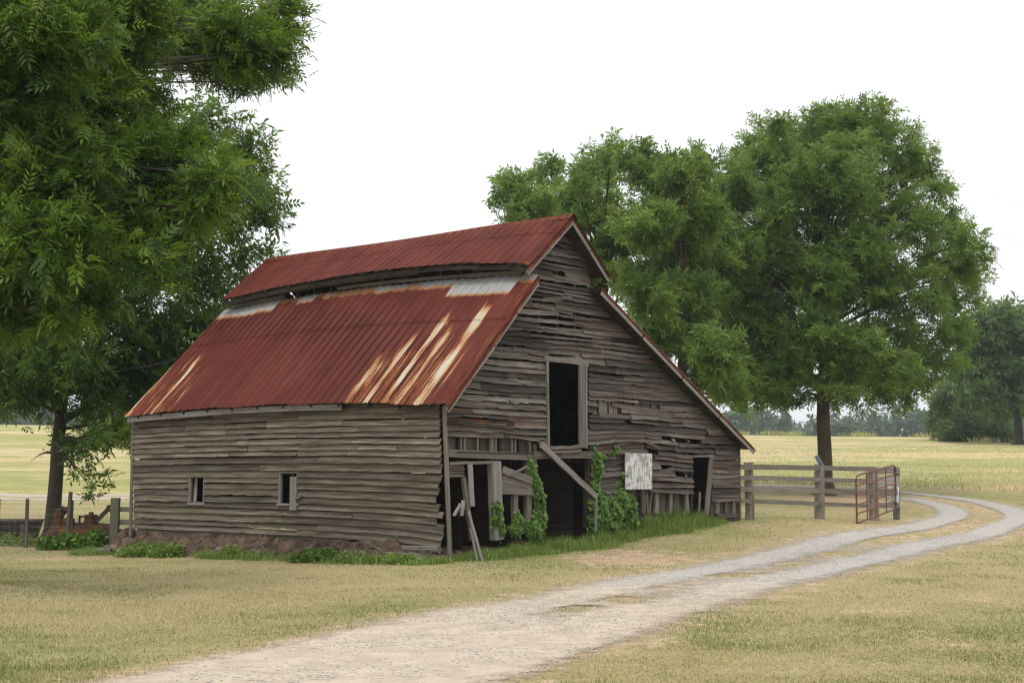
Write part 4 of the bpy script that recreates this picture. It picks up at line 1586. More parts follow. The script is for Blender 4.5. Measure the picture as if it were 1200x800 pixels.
# power lines at the right, their poles out of the picture
for (y0, y1, Y0), lb in (((128, 306, 95), 'upper thin power line crossing the white sky at the right'), ((172, 352, 95), 'lower thin power line crossing the white sky at the right')):
    pts = []
    A = at(1010, y0 + 10, Y0 + 12); B = at(1420, y1, Y0 - 30)
    for i in range(17):
        f = i / 16
        p = A + (B - A) * f; p[2] -= 1.3 * 4 * f * (1 - f)
        pts.append(p)
    m_ = MB(); m_.tube(pts, .0065, 5)
    tag(m_.build('power_line', M['wire']), lb, 'power line', 'power lines')

# ================================================================== LEAVES
def pinnate(pairs, ll, lw, start=.28, ang=58, rach=.02):
    V = []; Fs = []

    def leaflet(base, dr, l, w, dz):
        dr = np.array(dr, float); dr /= np.linalg.norm(dr)
        sd_ = np.array((-dr[1], dr[0], 0))
        n = len(V)
        V.extend([base, base + dr * l * .42 + sd_ * w / 2 + (0, 0, dz * .2 + .018), base + dr * l + (0, 0, dz), base + dr * l * .42 - sd_ * w / 2 + (0, 0, dz * .2 + .018)])
        Fs.append((n, n + 1, n + 2, n + 3))
    for i in range(pairs):
        f = start + (1 - start) * i / pairs
        z = -.22 * f * f
        a = math.radians(ang - 16 * f)
        l = ll * (1 - .22 * abs(f - .6))
        for s in (1, -1):
            leaflet(np.array((f, 0, z)), (math.cos(a), s * math.sin(a), 0), l, lw, -.10)
    leaflet(np.array((1, 0, -.22)), (1, 0, 0), ll * .95, lw, -.12)
    n = len(V)
    V.extend([np.array((0, -rach / 2, 0)), np.array((1, -rach / 4, -.22)), np.array((1, rach / 4, -.22)), np.array((0, rach / 2, 0))])
    Fs.append((n, n + 1, n + 2, n + 3))
    return np.array(V), np.array(Fs)


NEAR = pinnate(5, .44, .115)
MID = pinnate(3, .54, .20, .25)
def sprig(n, seed, l=.62, w=.26):
    rg_ = np.random.default_rng(seed)
    V = []; Fs = []
    for i in range(n):
        d = rg_.normal(size=3) * np.array((1, 1, .6)) + np.array((.35, 0, .04)); d /= np.linalg.norm(d)
        sd_ = np.cross(d, rg_.normal(size=3)); sd_ /= np.linalg.norm(sd_)
        b = np.array((i / n * .7, 0, 0)) + d * .08
        ll = l * rg_.uniform(.7, 1.15); k = len(V)
        V += [b, b + d * ll * .45 + sd_ * w * .5 * ll, b + d * ll + np.array((0, 0, -.08)), b + d * ll * .45 - sd_ * w * .5 * ll]
        Fs.append((k, k + 1, k + 2, k + 3))
    return np.array(V), np.array(Fs)


SPRIGS = [sprig(8, 1), sprig(8, 2), sprig(8, 3, .7, .3), pinnate(3, .5, .2, .25)]
NEARS = [NEAR, pinnate(3, .5, .15, .2), pinnate(4, .46, .13, .2, 66), sprig(9, 5, .5, .28)]
FAR = (np.array([(0, 0, 0), (.45, .30, .05), (1, 0, -.12), (.45, -.30, .05)], float), np.array([(0, 1, 2, 3)]))


def unit(v): return v / (np.linalg.norm(v, axis=-1, keepdims=True) + 1e-9)


def leaves(pos, dr, up, size, tmpl, tintc):
    """copies of a leaf shape at pos, pointing along dr"""
    V0, F0 = tmpl
    x = unit(dr)
    z = unit(up - x * np.sum(up * x, 1, keepdims=True))
    y = np.cross(z, x)
    V = pos[:, None] + size[:, None, None] * (V0[None, :, 0:1] * x[:, None] + V0[None, :, 1:2] * y[:, None] + V0[None, :, 2:3] * z[:, None])
    k = len(V0)
    Fs = F0[None] + (np.arange(len(pos)) * k)[:, None, None]
    return V.reshape(-1, 3), Fs.reshape(-1, F0.shape[1]), np.repeat(tintc, k, 0)


def crown(lobes, ncl, nl, tmpl, size, axis, seed, twig=.55, droop=.25, flat=.82, ycl=.06, shell=.36):
    """leaf clumps spread through the lobes (centre, radius); returns mesh arrays and the clump centres"""
    rg_ = np.random.default_rng(seed)
    c = np.array([l[0] for l in lobes]); r = np.array([l[1] for l in lobes])
    wt = np.array([(l[2] if len(l) > 2 else 1.0) for l in lobes]) * r ** 2.2
    li = rg_.choice(len(lobes), ncl, p=wt / wt.sum())
    d = unit(rg_.normal(size=(ncl, 3)))
    rad = rg_.random(ncl) ** shell
    cc = c[li] + d * (r[li] * rad)[:, None] * np.array((1, 1, flat))
    ax = np.array(axis, float)
    out = cc - np.stack([np.full(ncl, ax[0]), np.full(ncl, ax[1]), cc[:, 2] - 1.0], 1)
    tw = unit(unit(out) * .6 + d * .6 + np.array((0, 0, .22)) + rg_.normal(size=(ncl, 3)) * .4)
    ctint = np.clip(rg_.normal(.45, .30, ncl), 0, 1)
    cy = np.where(rg_.random(ncl) < ycl, rg_.uniform(.25, .7, ncl), 0)
    N = ncl * nl
    ci = np.repeat(np.arange(ncl), nl)
    t = rg_.random(N)
    pos = cc[ci] + tw[ci] * ((t - .5) * twig * 1.6)[:, None] + rg_.normal(size=(N, 3)) * twig * .18
    rnd = rg_.normal(size=(N, 3))
    dr = unit(tw[ci] * .55 + rnd * .75) + np.array((0, 0, -droop))
    up = np.array((0, 0, 1.0)) + rg_.normal(size=(N, 3)) * .42
    sz = size * rg_.uniform(.5, 1.25, N)
    tc = np.stack([np.clip(ctint[ci] + rg_.normal(0, .14, N), 0, 1), cy[ci] * rg_.uniform(.3, 1, N), 0 * t], 1)
    if isinstance(tmpl, list):                       # several kinds of leaf mixed
        V, Fs, C, o = [], [], [], 0
        kk = rg_.integers(0, len(tmpl), N)
        for j, tm in enumerate(tmpl):
            m = kk == j
            v, f, c_ = leaves(pos[m], dr[m], up[m], sz[m], tm, tc[m])
            V.append(v); Fs.append(f + o); C.append(c_); o += len(v)
        return np.concatenate(V), np.concatenate(Fs), np.concatenate(C), cc, li
    return leaves(pos, dr, up, sz, tmpl, tc) + (cc, li)


def bez(a, b, c, n):
    t = np.linspace(0, 1, n)[:, None]
    return (1 - t) ** 2 * a + 2 * t * (1 - t) * b + t * t * c


def tree(name, label, base, tr, fork, lobes, ncl, nl, tmpl, size, mleaf, mbark, seed, group=None, lean_=(0, 0), limb_r=.5, twigs=.35, twig=.55, droop=.25, ycl=.06, tpts=None, cat='tree', shell=.36, extra_limbs=True):
    base = np.array((base[0], base[1], gzz(base[0], base[1])))
    rt = empty(name, base, label, cat, 0, group)
    rr = random.Random(seed)
    tm = MB()
    fk = base + np.array((lean_[0], lean_[1], fork))
    ztop = max(l[0][2] for l in lobes)
    top = fk + np.array((lean_[0] * .5, lean_[1] * .5, (ztop - fk[2]) * .8))
    pts = [base + (0, 0, -.25)] + [base + (fk - base) * f + np.array((rr.uniform(-1, 1), rr.uniform(-1, 1), 0)) * tr * .12 for f in (.02, .07, .15, .3, .5, .75)] + [fk]
    rads = [tr * 1.9, tr * 1.75, tr * 1.35, tr * 1.14, tr * 1.03, tr * .97, tr * .93, tr * .9]
    for f in (.25, .5, .75, 1):
        pts.append(fk + (top - fk) * f + np.array((rr.uniform(-1, 1), rr.uniform(-1, 1), 0)) * tr * .9)
        rads.append(tr * (.72 * (1 - f) + .06))
    tm.tube([p - base for p in pts], rads, 12)
    tm.build('trunk', M[mbark], rt, True)
    V, Fs, C, cc, li = crown(lobes, ncl, nl, tmpl, size, base, seed, twig, droop, ycl=ycl, shell=shell)
    lm = MB()
    for i, l in enumerate(lobes):
        c, r = np.array(l[0]), l[1]
        hgt = min(max((c[2] - fk[2]) * .55, -.25 * fork * .3), (top[2] - fk[2]) * .85)
        k = (hgt) / max(top[2] - fk[2], .1)
        a = fk + (top - fk) * max(k, 0) if hgt > 0 else fk + np.array((0, 0, hgt))
        mid = (a + c) / 2 + np.array((0, 0, .12 * np.linalg.norm(c - a)))
        B = bez(a, mid, c, 8) + np.array([[rr.uniform(-1, 1) * tr * .25 for _ in range(3)] if 0 < j < 7 else [0, 0, 0] for j in range(8)])
        r0 = tr * limb_r * min(1, .35 + r / 4)
        lm.tube([p - base for p in B], [r0 * (1 - j / 7 * .85) for j in range(8)], 7, cap=False)
        own = np.where(li == i)[0]
        for j in own[:int(len(own) * twigs)]:
            tb = rr.uniform(2.6, 6.9); ib = int(tb)
            st_ = B[ib] + (B[ib + 1] - B[ib]) * (tb - ib)
            e = cc[j]
            m2 = (st_ + e) / 2 + np.array((rr.uniform(-.2, .2), rr.uniform(-.2, .2), rr.uniform(0, .25))) * np.linalg.norm(e - st_) * .5
            q = bez(st_, m2, e, 5)
            lm.tube([p - base for p in q], [r0 * .16 + .004, r0 * .13 + .004, r0 * .09 + .003, r0 * .05 + .003, .003], 4, cap=False)
    lm.build('limbs', M[mbark], rt, True)
    mesh_np('crown', V - base[None], Fs, M[mleaf], rt, C)
    return rt


def LB(lst, Y, jit, seed):
    rr = random.Random(seed)
    out = []
    for q in lst:
        px, py, r = q[:3]
        y = (q[3] if len(q) > 3 else Y + rr.uniform(-jit, jit))
        out.append((at(px, py, y), r / F * y, q[4] if len(q) > 4 else 1.0))
    return out


# the big pecan at the right
lob = LB([(985, 150, 42), (925, 178, 48), (1042, 178, 46), (1078, 195, 30), (880, 215, 50), (885, 178, 30), (850, 205, 28), (1015, 140, 34), (955, 150, 34), (1110, 265, 30), (955, 395, 44, 57.5), (1005, 405, 42, 57.5), (925, 435, 36, 58), (985, 448, 30, 57.5), (1045, 440, 36, 58.5), (915, 465, 20, 59), (1040, 468, 18, 59), (872, 398, 42), (885, 440, 36), (858, 446, 32), (893, 365, 42), (868, 338, 42), (905, 290, 40, 58), (1010, 290, 44, 58), (965, 330, 46, 57.5), (835, 268, 40), (828, 330, 42), (862, 232, 36), (845, 290, 42, 58), (1140, 300, 22), (1142, 330, 18), (1128, 380, 24), (945, 205, 42, 57.5), (995, 215, 42, 57.5), (905, 250, 40, 57.5), (1000, 180, 36, 59), (960, 236, 60), (1045, 250, 55), (1085, 262, 32), (1108, 308, 40), (1132, 285, 22), (845, 300, 58), (920, 318, 62),
          (1005, 322, 62), (1070, 342, 52), (1120, 350, 32), (815, 372, 48), (880, 388, 56), (950, 400, 52), (1030, 408, 56), (1095, 410, 40), (1118, 428, 20), (850, 440, 34), (900, 452, 34), (1000, 452, 40),
          (1060, 452, 34), (840, 242, 36), (1125, 318, 26), (940, 460, 26), (1100, 225, 18), (905, 150, 26)], 61, 3.6, 5)
tree('pecan_tree', 'tall full crowned pecan tree behind the plank fence', at(967, 573, 60.5)[:2], .29, 4.0, [(c_, r_ * .92, w_) for c_, r_, w_ in lob], 3400, 15, SPRIGS, .33, 'leafR', 'barkR', 21, twigs=.3, twig=.40, droop=.0, group='pecan trees around the barn')
# the two behind the barn
lob = LB([(600, 222, 24), (640, 200, 24), (625, 235, 34), (665, 240, 34), (612, 258, 28), (595, 245, 18), (700, 200, 30), (715, 180, 22), (690, 245, 40), (730, 270, 44), (660, 275, 34), (700, 310, 40), (745, 330, 40), (640, 280, 26), (676, 215, 22)], 57, 3, 8)
tree('pecan_tree', 'open pecan tree rising behind the ridge of the barn', at(705, 570, 57)[:2], .25, 4.6, [(c_, r_ * .84, w_) for c_, r_, w_ in lob], 480, 15, SPRIGS, .35, 'leafR', 'barkR', 33, twigs=.4, twig=.40, droop=.0, group='pecan trees around the barn')
lob = LB([(748, 190, 28), (770, 215, 40), (800, 210, 36), (825, 190, 24), (760, 260, 44), (810, 262, 46), (790, 310, 46), (760, 350, 42), (815, 350, 44), (800, 400, 42), (840, 410, 40), (850, 450, 30), (830, 440, 28), (775, 385, 34), (868, 470, 16)], 54, 3, 9)
tree('pecan_tree', 'pecan tree between the barn roof and the tallest tree', at(800, 580, 54)[:2], .24, 4.2, [(c_, r_ * .86, w_) for c_, r_, w_ in lob], 680, 15, SPRIGS, .35, 'leafR', 'barkR', 35, twigs=.4, twig=.40, droop=.0, group='pecan trees around the barn')
# left tree by the barn
lob = LB([(245, 150, 40), (285, 178, 30), (300, 215, 24), (305, 250, 24), (265, 240, 45), (285, 295, 34), (230, 320, 50), (245, 375, 44), (200, 420, 50), (160, 380, 60), (110, 430, 56), (170, 470, 42), (60, 420, 60), (120, 480, 38),
          (30, 452, 38), (140, 500, 28), (120, 520, 16), (95, 515, 24), (90, 548, 12), (36, 540, 6), (-20, 455, 40), (100, 330, 70), (40, 340, 70), (180, 250, 70), (120, 200, 70), (60, 250, 80), (0, 400, 60), (-60, 350, 80), (190, 170, 50), (-30, 250, 80),
          (255, 420, 24), (225, 470, 26), (150, 520, 14), (110, 580, 8)], 42, 2.6, 12)
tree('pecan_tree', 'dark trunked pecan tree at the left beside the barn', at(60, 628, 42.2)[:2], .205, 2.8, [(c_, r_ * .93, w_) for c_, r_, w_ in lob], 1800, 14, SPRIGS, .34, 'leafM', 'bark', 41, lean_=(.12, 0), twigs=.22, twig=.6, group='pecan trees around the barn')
# the near one, its trunk left of the picture
lob = LB([(60, 40, 80), (150, 30, 60), (100, 110, 66), (160, 112, 40), (20, 130, 70), (60, 200, 80), (150, 190, 66), (215, 190, 44), (248, 205, 30), (205, 245, 52), (238, 245, 34), (140, 270, 60), (60, 290, 70), (170, 310, 34), (100, 345, 44),
          (20, 350, 54), (-40, 250, 90), (-60, 120, 90), (-50, 370, 60), (70, 372, 24), (150, 245, 44), (120, 10, 70), (10, 20, 90), (-80, 20, 120)], 21.5, 2.2, 14)
lob += LB([(225, 20, 48), (270, 30, 46), (312, 30, 34), (300, 68, 38), (255, 72, 38), (330, 60, 18), (205, 62, 26), (335, 10, 22), (285, 95, 16), (328, 90, 10)], 25.5, 1.0, 15)
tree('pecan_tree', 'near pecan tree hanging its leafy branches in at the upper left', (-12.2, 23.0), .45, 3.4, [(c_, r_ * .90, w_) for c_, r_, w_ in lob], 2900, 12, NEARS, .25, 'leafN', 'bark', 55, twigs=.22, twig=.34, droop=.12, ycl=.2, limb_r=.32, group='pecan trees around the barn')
# far trees at the right
lob = LB([(1150, 395, 32), (1185, 385, 30), (1215, 390, 36), (1160, 430, 34), (1200, 425, 40), (1240, 430, 40), (1150, 462, 22), (1180, 466, 24), (1230, 470, 30), (1260, 410, 36), (1135, 440, 18), (1170, 372, 16), (1205, 372, 16)], 132, 4, 16)
tree('pecan_tree', 'far round pecan tree at the right edge of the meadow', at(1194, 522, 132)[:2], .38, 3.4, lob, 900, 12, SPRIGS, .85, 'leafF', 'bark', 61, twigs=.15, twig=1.1, limb_r=.4, group='pecan trees around the barn')
lob = LB([(1120, 470, 24), (1140, 455, 24), (1155, 478, 24), (1130, 495, 22), (1110, 492, 16), (1160, 500, 20), (1145, 505, 14), (1118, 507, 9), (1172, 508, 9)], 142, 3, 17)
tree('bushy_tree', 'low bushy dark tree branching to the ground in the meadow', at(1140, 517, 142)[:2], .22, .8, lob, 520, 12, SPRIGS, .85, 'leafF', 'bark', 63, twigs=.1, twig=1.0)

# far wood beyond the crest: one mass
fl_ = []
rr = random.Random(3)
for i in range(520):
    Y = rr.choice((rr.uniform(430, 560), rr.uniform(600, 980), rr.uniform(600, 980)))
    px = rr.uniform(-350, 1550)
    x = (px - 600) / F * Y
    hgt = rr.uniform(10, 19)
    if 915 < px < 1020 and Y < 600: hgt *= .7
    b = gzz(x, Y)
    for k in range(4):
        fl_.append((np.array((x + rr.uniform(-4, 4), Y + rr.uniform(-4, 4), b + hgt * rr.uniform(.25, .80))), hgt * rr.uniform(.18, .32)))
V, Fs, C, cc, li = crown(fl_, 24000, 7, FAR, 2.3, (0, 300, 0), 71, 2.2, .1, ycl=.0)
M['leafD'] = leaf('distant wood leaves', (.028, .060, .026), (.070, .115, .048), .25)
tag(mesh_np('distant_wood', V, Fs, M['leafD'], col=C), 'hazy blue green wood closing the meadow', 'wood', kind='stuff')
# weedy clumps along the crest
fl_ = []
for px, w_, Y in ((903, 9, 165), (926, 13, 166), (868, 5, 170), (1002, 13, 160), (1017, 6, 158), (1082, 9, 152), (1104, 8, 149), (1148, 18, 138), (1165, 8, 137)):
    for k in range(5):
        x = (px + rr.uniform(-w_, w_) - 600) / F * Y
        fl_.append((np.array((x, Y + rr.uniform(-3, 3), gzz(x, Y) + rr.uniform(.1, .6))), rr.uniform(.5, .95)))
c = np.array([q[0] for q in fl_]); n = 1500
k = rng.integers(0, len(c), n)
pos = c[k] + rng.normal(size=(n, 3)) * np.array((.35, .8, .15)); pos[:, 2] = gz(pos[:, 0], pos[:, 1])
dr = np.stack([rng.normal(0, .3, n), rng.normal(0, .3, n), np.ones(n)], 1)
V, Fs, C = leaves(pos, dr, rng.normal(size=(n, 3)), rng.uniform(.25, 1.0, n) ** 1.3 * .7, (np.array([(0, -.06, 0), (.6, -.10, 0), (1, 0, .0), (.6, .10, 0)], float), np.array([(0, 1, 2, 3)])), np.stack([rng.random(n), rng.random(n) * .5, 0 * k], 1))
tag(mesh_np('tall_weeds', V, Fs, M['hay'], col=C), 'yellow green weed clumps along the meadow crest', 'weeds', kind='stuff')

# ================================================================== VINES AND WEEDS
HEART = (np.array([(0, 0, 0), (-.12, .38, -.05), (.35, .50, .0), (1, 0, -.18), (.35, -.50, .0), (-.12, -.38, -.05), (.35, 0, .06)], float), np.array([(0, 1, 2, 6), (6, 2, 3, 3), (0, 6, 4, 5), (6, 3, 4, 4)]))
HEART = (HEART[0], np.array([(0, 1, 2, 6), (0, 6, 4, 5), (6, 2, 3, 4)]))


def vine(label, blobs, n, size=.10, seed=1, yel=.04):
    rg_ = np.random.default_rng(seed)
    A = np.array([(*g(px, py), rx * .82 / F * 33, ry / F * 33) for px, py, rx, ry in blobs])
    wt = A[:, 2] * A[:, 3]
    k = rg_.choice(len(A), n, p=wt / wt.sum())
    ang = rg_.random(n) * 6.28; rd = rg_.random(n) ** .6 * np.where(rg_.random(n) < .16, 1.45, 1.0)
    a = A[k, 0] + np.cos(ang) * rd * A[k, 2]; h = A[k, 1] + np.sin(ang) * rd * A[k, 3]
    th = .06 + .22 * np.maximum(1 - rd, 0) * rg_.random(n) + .06 * vn(a, h, .25, seed)
    P = BC[None] + uR[None] * a[:, None] - uL[None] * th[:, None]
    pos = np.stack([P[:, 0], P[:, 1], h], 1)
    dn = np.stack([rg_.normal(0, .5, n), rg_.normal(0, .3, n), -np.ones(n)], 1)
    outw = np.array((-uL[0], -uL[1], .45))
    up = outw[None] + rg_.normal(size=(n, 3)) * .38
    dr = dn + outw[None] * .35
    tc = np.stack([np.clip(rg_.normal(.5, .25, n), 0, 1), np.where(rg_.random(n) < yel, rg_.uniform(.4, 1, n), 0), 0 * a], 1)
    V, Fs, C = leaves(pos, dr, up, size * rg_.uniform(.6, 1.25, n), HEART, tc)
    b = b2w(*g(blobs[-1][0], blobs[-1][1])[:1], -.1); b[2] = gzz(b[0], b[1])
    rt = empty('vine', b, label, 'vine', 0, 'vines climbing the gable')
    mesh_np('leaves', V - b[None], Fs, M['vine'], rt, C)
    sm2 = MB()
    rr = random.Random(seed)
    for _ in range(5):
        bl = rr.choice(blobs); b0 = blobs[-1]
        p0 = g(b0[0] + rr.uniform(-.6, .6) * b0[2], b0[1] + b0[3] * .8); p1 = g(bl[0] + rr.uniform(-.5, .5) * bl[2], bl[1] - bl[3] * .7)
        pts = []
        for i in range(7):
            f = i / 6
            aa = p0[0] + (p1[0] - p0[0]) * f + rr.uniform(-.05, .05); hh_ = p0[1] + (p1[1] - p0[1]) * f
            w_ = b2w(aa, -.06); w_[2] = hh_
            pts.append(w_ - b)
        sm2.tube(pts, [.010 - .001 * i for i in range(7)], 5)
    sm2.build('stems', M['twig'], rt)


vine('largest leafy vine covering the wall between the big doorway and white panel', [(696, 548, 9, 22), (694, 580, 11, 25), (724, 588, 14, 18), (690, 605, 10, 18), (700, 600, 16, 22), (716, 600, 18, 20), (735, 592, 12, 20), (710, 615, 26, 14), (737, 612, 14, 12), (700, 630, 18, 10)], 3600, .075, 3, .02)
vine('leafy vine climbing the post left of the big doorway', [(618, 545, 6, 10), (622, 565, 6, 16), (628, 585, 8, 18), (628, 605, 11, 18), (622, 620, 16, 12)], 1200, .07, 4, .02)
vine('small vine on the wide post of the middle bay', [(577, 593, 8, 8), (577, 606, 8, 14), (582, 620, 8, 10)], 420, .07, 5, .02)
vine('low vine around the foot of the short stall post', [(603, 608, 8, 8), (600, 620, 11, 8)], 380, .07, 6, .02)
vine('sprig of vine on the boards above the white panel', [(719, 526, 3, 3), (703, 534, 4, 3), (724, 556, 2, 5), (711, 530, 3, 3)], 40, .09, 7)

BL2 = (np.array([(0, -.5, 0), (0, .5, 0), (.55, .42, .0), (.55, -.42, .0), (1, 0, 0)], float), None)


def blades(pos, hgt, wid, lean_amt, rg_, tc, curve=.25):
    """bent grass blades: two faces each"""
    n = len(pos)
    ph = rg_.random(n) * 6.28
    le = np.abs(rg_.normal(0, lean_amt, n))
    dx = np.stack([np.cos(ph), np.sin(ph), 0 * ph], 1)
    sx = np.stack([-np.sin(ph), np.cos(ph), 0 * ph], 1)
    b0 = pos - sx * wid[:, None] / 2; b1 = pos + sx * wid[:, None] / 2
    mid = pos + dx * (le * hgt * .35)[:, None] + np.array((0, 0, 1)) * (hgt * .6)[:, None]
    tip = pos + dx * (le * hgt * 1.0 + curve * hgt)[:, None] + np.array((0, 0, 1)) * (hgt * np.clip(1 - .35 * le, .35, 1))[:, None]
    m0 = mid - sx * wid[:, None] * .38; m1 = mid + sx * wid[:, None] * .38
    V = np.stack([b0, b1, m1, m0, tip], 1).reshape(-1, 3)
    k = np.arange(n)[:, None] * 5
    Fs = np.concatenate([k + np.array([[0, 1, 2]]), k + np.array([[0, 2, 3]]), k + np.array([[3, 2, 4]])], 0)
    return V, Fs, np.repeat(tc, 5, 0)


def loc2(w, s):
    x = BC[0] + uR[0] * w + uL[0] * s; y = BC[1] + uR[1] * w + uL[1] * s
    return x, y


# rank grass along the foot of the gable
n = 15000
w = rng.uniform(-.15, 9.9, n)
wid_ = np.interp(w, (-.2, .5, 2.5, 4.5, 6, 8.3, 9.2, 10), (.5, .9, 1.0, 1.0, .75, .85, .5, .25))
s = -rng.random(n) ** 1.25 * wid_ * (.7 + .6 * vn(w, 0 * w, .6, 2)) * np.where(rng.random(n) < .12, 1.5, 1.0) + .12
hs = np.interp(w, (-.2, 1, 3, 5, 6, 7, 8, 8.8, 10), (.16, .26, .30, .24, .26, .44, .48, .3, .16)) * (.5 + .9 * vn(w, s, .35, 3)) * np.clip(1.1 + s / wid_ * .7, .3, 1)
x, y = loc2(w, s)
V, Fs, C = blades(np.stack([x, y, gz(x, y) - .01], 1), hs * rng.uniform(.35, 1.5, n), rng.uniform(.006, .015, n), .7, rng, np.stack([np.clip(rng.normal(.5, .3, n), 0, 1), np.where(rng.random(n) < .16, rng.uniform(.2, .9, n), 0), 0 * w], 1))
tag(mesh_np('rank_grass', V, Fs, M['weed'], col=C), 'bright green rank grass along the foot of the gable', 'grass', kind='stuff')
# low weeds under the side wall
n = 15000
s = rng.uniform(-.6, LEN + 1.2, n); w = -.45 - rng.random(n) ** 1.1 * 1.05
keep = rng.random(n) < np.clip((fbm(s, w, 1.0, 44) - .47) * 5, 0, 1)
s, w = s[keep], w[keep]; n = len(s)
x, y = loc2(w, s)
hs = (.06 + .24 * fbm(s, w, .8, 12)) * rng.uniform(.5, 1.2, n)
V, Fs, C = blades(np.stack([x, y, gz(x, y) - .01], 1), hs, rng.uniform(.010, .022, n), .6, rng, np.stack([np.clip(rng.normal(.35, .25, n), 0, 1), np.where(rng.random(n) < .15, .6, 0), 0 * w], 1))
tag(mesh_np('low_weeds', V, Fs, M['weed'], col=C), 'low green weeds in front of the earth bank', 'weeds', kind='stuff')


def bush(label, px, Y, wx, hz, n, size, mat, seed, wy=None):
    rg_ = np.random.default_rng(seed)
    if px > 150:
        s_, _z = sd(px, 645, -1.12)
        b = gs(-1.12, s_, 0)
    else:
        b = atg(px, Y)
    rt = empty('weed_plant', b, label, 'weeds', 0, 'weed plants at the left of the barn')
    wy = wy or wx * .7
    d = rg_.normal(size=(n, 3)); d = unit(d) * (rg_.random(n) ** .4)[:, None]
    lump = .65 + .7 * vn(d[:, 0] * 3 + seed, d[:, 1] * 3, 1.0, seed)
    pos = d * np.array((wx, wy, hz)); pos[:, 2] = np.abs(pos[:, 2]) * lump
    gzr = gz(pos[:, 0] + b[0], pos[:, 1] + b[1]) - b[2]
    pos[:, 2] += gzr
    dr = d * 1.0 + rg_.normal(size=(n, 3)) * .6 + (0, 0, .25)
    up = np.array((0, 0, 1)) + rg_.normal(size=(n, 3)) * .5
    V, Fs, C = leaves(pos, dr, up, size * rg_.uniform(.6, 1.3, n), HEART if mat == 'vine' else FAR, np.stack([np.clip(rg_.normal(.45, .25, n), 0, 1), np.where(rg_.random(n) < .05, .5, 0), 0 * lump], 1))
    mesh_np('leaves', V, Fs, M[mat], rt, C)
    m2 = MB(); rr = random.Random(seed)
    for _ in range(7):
        e = np.array((rr.uniform(-.7, .7) * wx, rr.uniform(-.7, .7) * wy, hz * rr.uniform(.4, .8)))
        m2.tube([e * (.6, .6, 0), e * (.8, .8, .5), e], [.009, .007, .004], 5)
    m2.build('stems', M['twig'], rt)


bush('pale green bushy weed in front of the bank near the stout post', 168, 36.6, .62, .30, 1500, .10, 'weed', 1)
bush('pale green weed plant second along the foot of the bank', 196, 36.2, .42, .30, 800, .10, 'weed', 2)
bush('dark leafy weed patch under the rusty mower deck', 78, 39.6, .75, .38, 1100, .12, 'vine', 3)
bush('dark leafy weed patch between the mower deck and stout post', 116, 39.3, .62, .42, 1000, .12, 'vine', 4)
bush('thin weed growing in the bank below the first window', 270, 34.4, .36, .26, 420, .09, 'weed', 5)
bush('sprawling dark weed beneath the second window', 372, 33.0, .62, .27, 700, .08, 'vine', 6)
bush('light weed between two fallen branches', 412, 32.2, .5, .22, 500, .09, 'weed', 7)
bush('bright grassy weed at the front corner of the side wall', 470, 31.5, .4, .18, 380, .09, 'weed', 8)
bush('yellow green weed tuft beside the feed trough', 30, 41.3, .8, .3, 450, .11, 'weed', 9)

# ================================================================== LAWN AND MEADOW GRASS
def lawn_blades():
    n = 440000
    u = rng.random(n)
    y = 1 / (1 / 11.0 - u * (1 / 11.0 - 1 / 50.0))
    x = rng.uniform(-980, 980, n) / F * y
    ud = road_dist(x, y)
    cov_ = road_cover(ud, x, y)
    di = dirt_shade_at(x, y)
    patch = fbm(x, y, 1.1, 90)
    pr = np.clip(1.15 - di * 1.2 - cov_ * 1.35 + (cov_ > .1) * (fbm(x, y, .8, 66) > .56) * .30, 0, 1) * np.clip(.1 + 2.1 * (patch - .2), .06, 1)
    relx, rely = x - BC[0], y - BC[1]
    w = relx * uR[0] + rely * uR[1]; s = relx * uL[0] + rely * uL[1]
    pr = np.where((w > -.7) & (w < 10.7) & (s > -.05) & (s < LEN + .4), 0, pr)
    k = rng.random(n) < pr
    x, y = x[k], y[k]
    n = len(x)
    gf = .5 * fbm(x, y, 4.5, 31) + .35 * fbm(x, y, 1.1, 32) + .15 * vn(x, y, .25, 36)
    straw = np.clip(.30 + (.5 - gf) * 5.0 + rng.normal(0, .30, n), 0, 1)
    hgt = rng.uniform(.010, .040, n) * (.35 + 1.5 * fbm(x, y, .8, 33) ** 1.3) * (1 + .006 * y)
    wd = .0035 + .00030 * y * rng.uniform(.7, 1.3, n)
    V, Fs, C = blades(np.stack([x, y, gz(x, y) + .0], 1), hgt, wd, .9, rng, np.stack([np.clip(rng.normal(.5, .25, n), 0, 1), straw, 0 * x], 1), .3)
    tag(mesh_np('lawn_grass', V, Fs, M['grass'], col=C), 'short dry mown grass with green patches', 'grass', kind='stuff')
    n = 60000
    u = rng.random(n)
    y = 1 / (1 / 64.5 - u * (1 / 64.5 - 1 / 125.0))
    x = rng.uniform(-760, 760, n) / F * y
    ud = road_dist(x, y)
    k = (ud > 2.3) & (y > 64.2 + vn(x, y, 2, 3) * 1.2)
    x, y = x[k], y[k]; n = len(x)
    gf = fbm(x, y * .35, 7, 51)
    straw = np.clip(.5 + (.5 - gf) * 3.5 + rng.normal(0, .25, n), 0, 1)
    hgt = rng.uniform(.04, .18, n) * (.4 + 1.1 * fbm(x, y, 4, 52)) * np.interp(x, (-30, 5, 16, 26, 40), (.4, .45, 1.0, 1.5, 1.7)) * np.interp(y, (64, 70, 85, 130), (1.5, 1.0, .5, .35))
    V, Fs, C = blades(np.stack([x, y, gz(x, y)], 1), hgt, .012 + .00035 * y * rng.uniform(.6, 1.2, n), .35, rng, np.stack([np.clip(rng.normal(.55, .25, n), 0, 1), straw, 0 * x], 1), .2)
    tag(mesh_np('meadow_grass', V, Fs, M['hay'], col=C), 'tall straw and green meadow grass beyond the track', 'grass', kind='stuff')


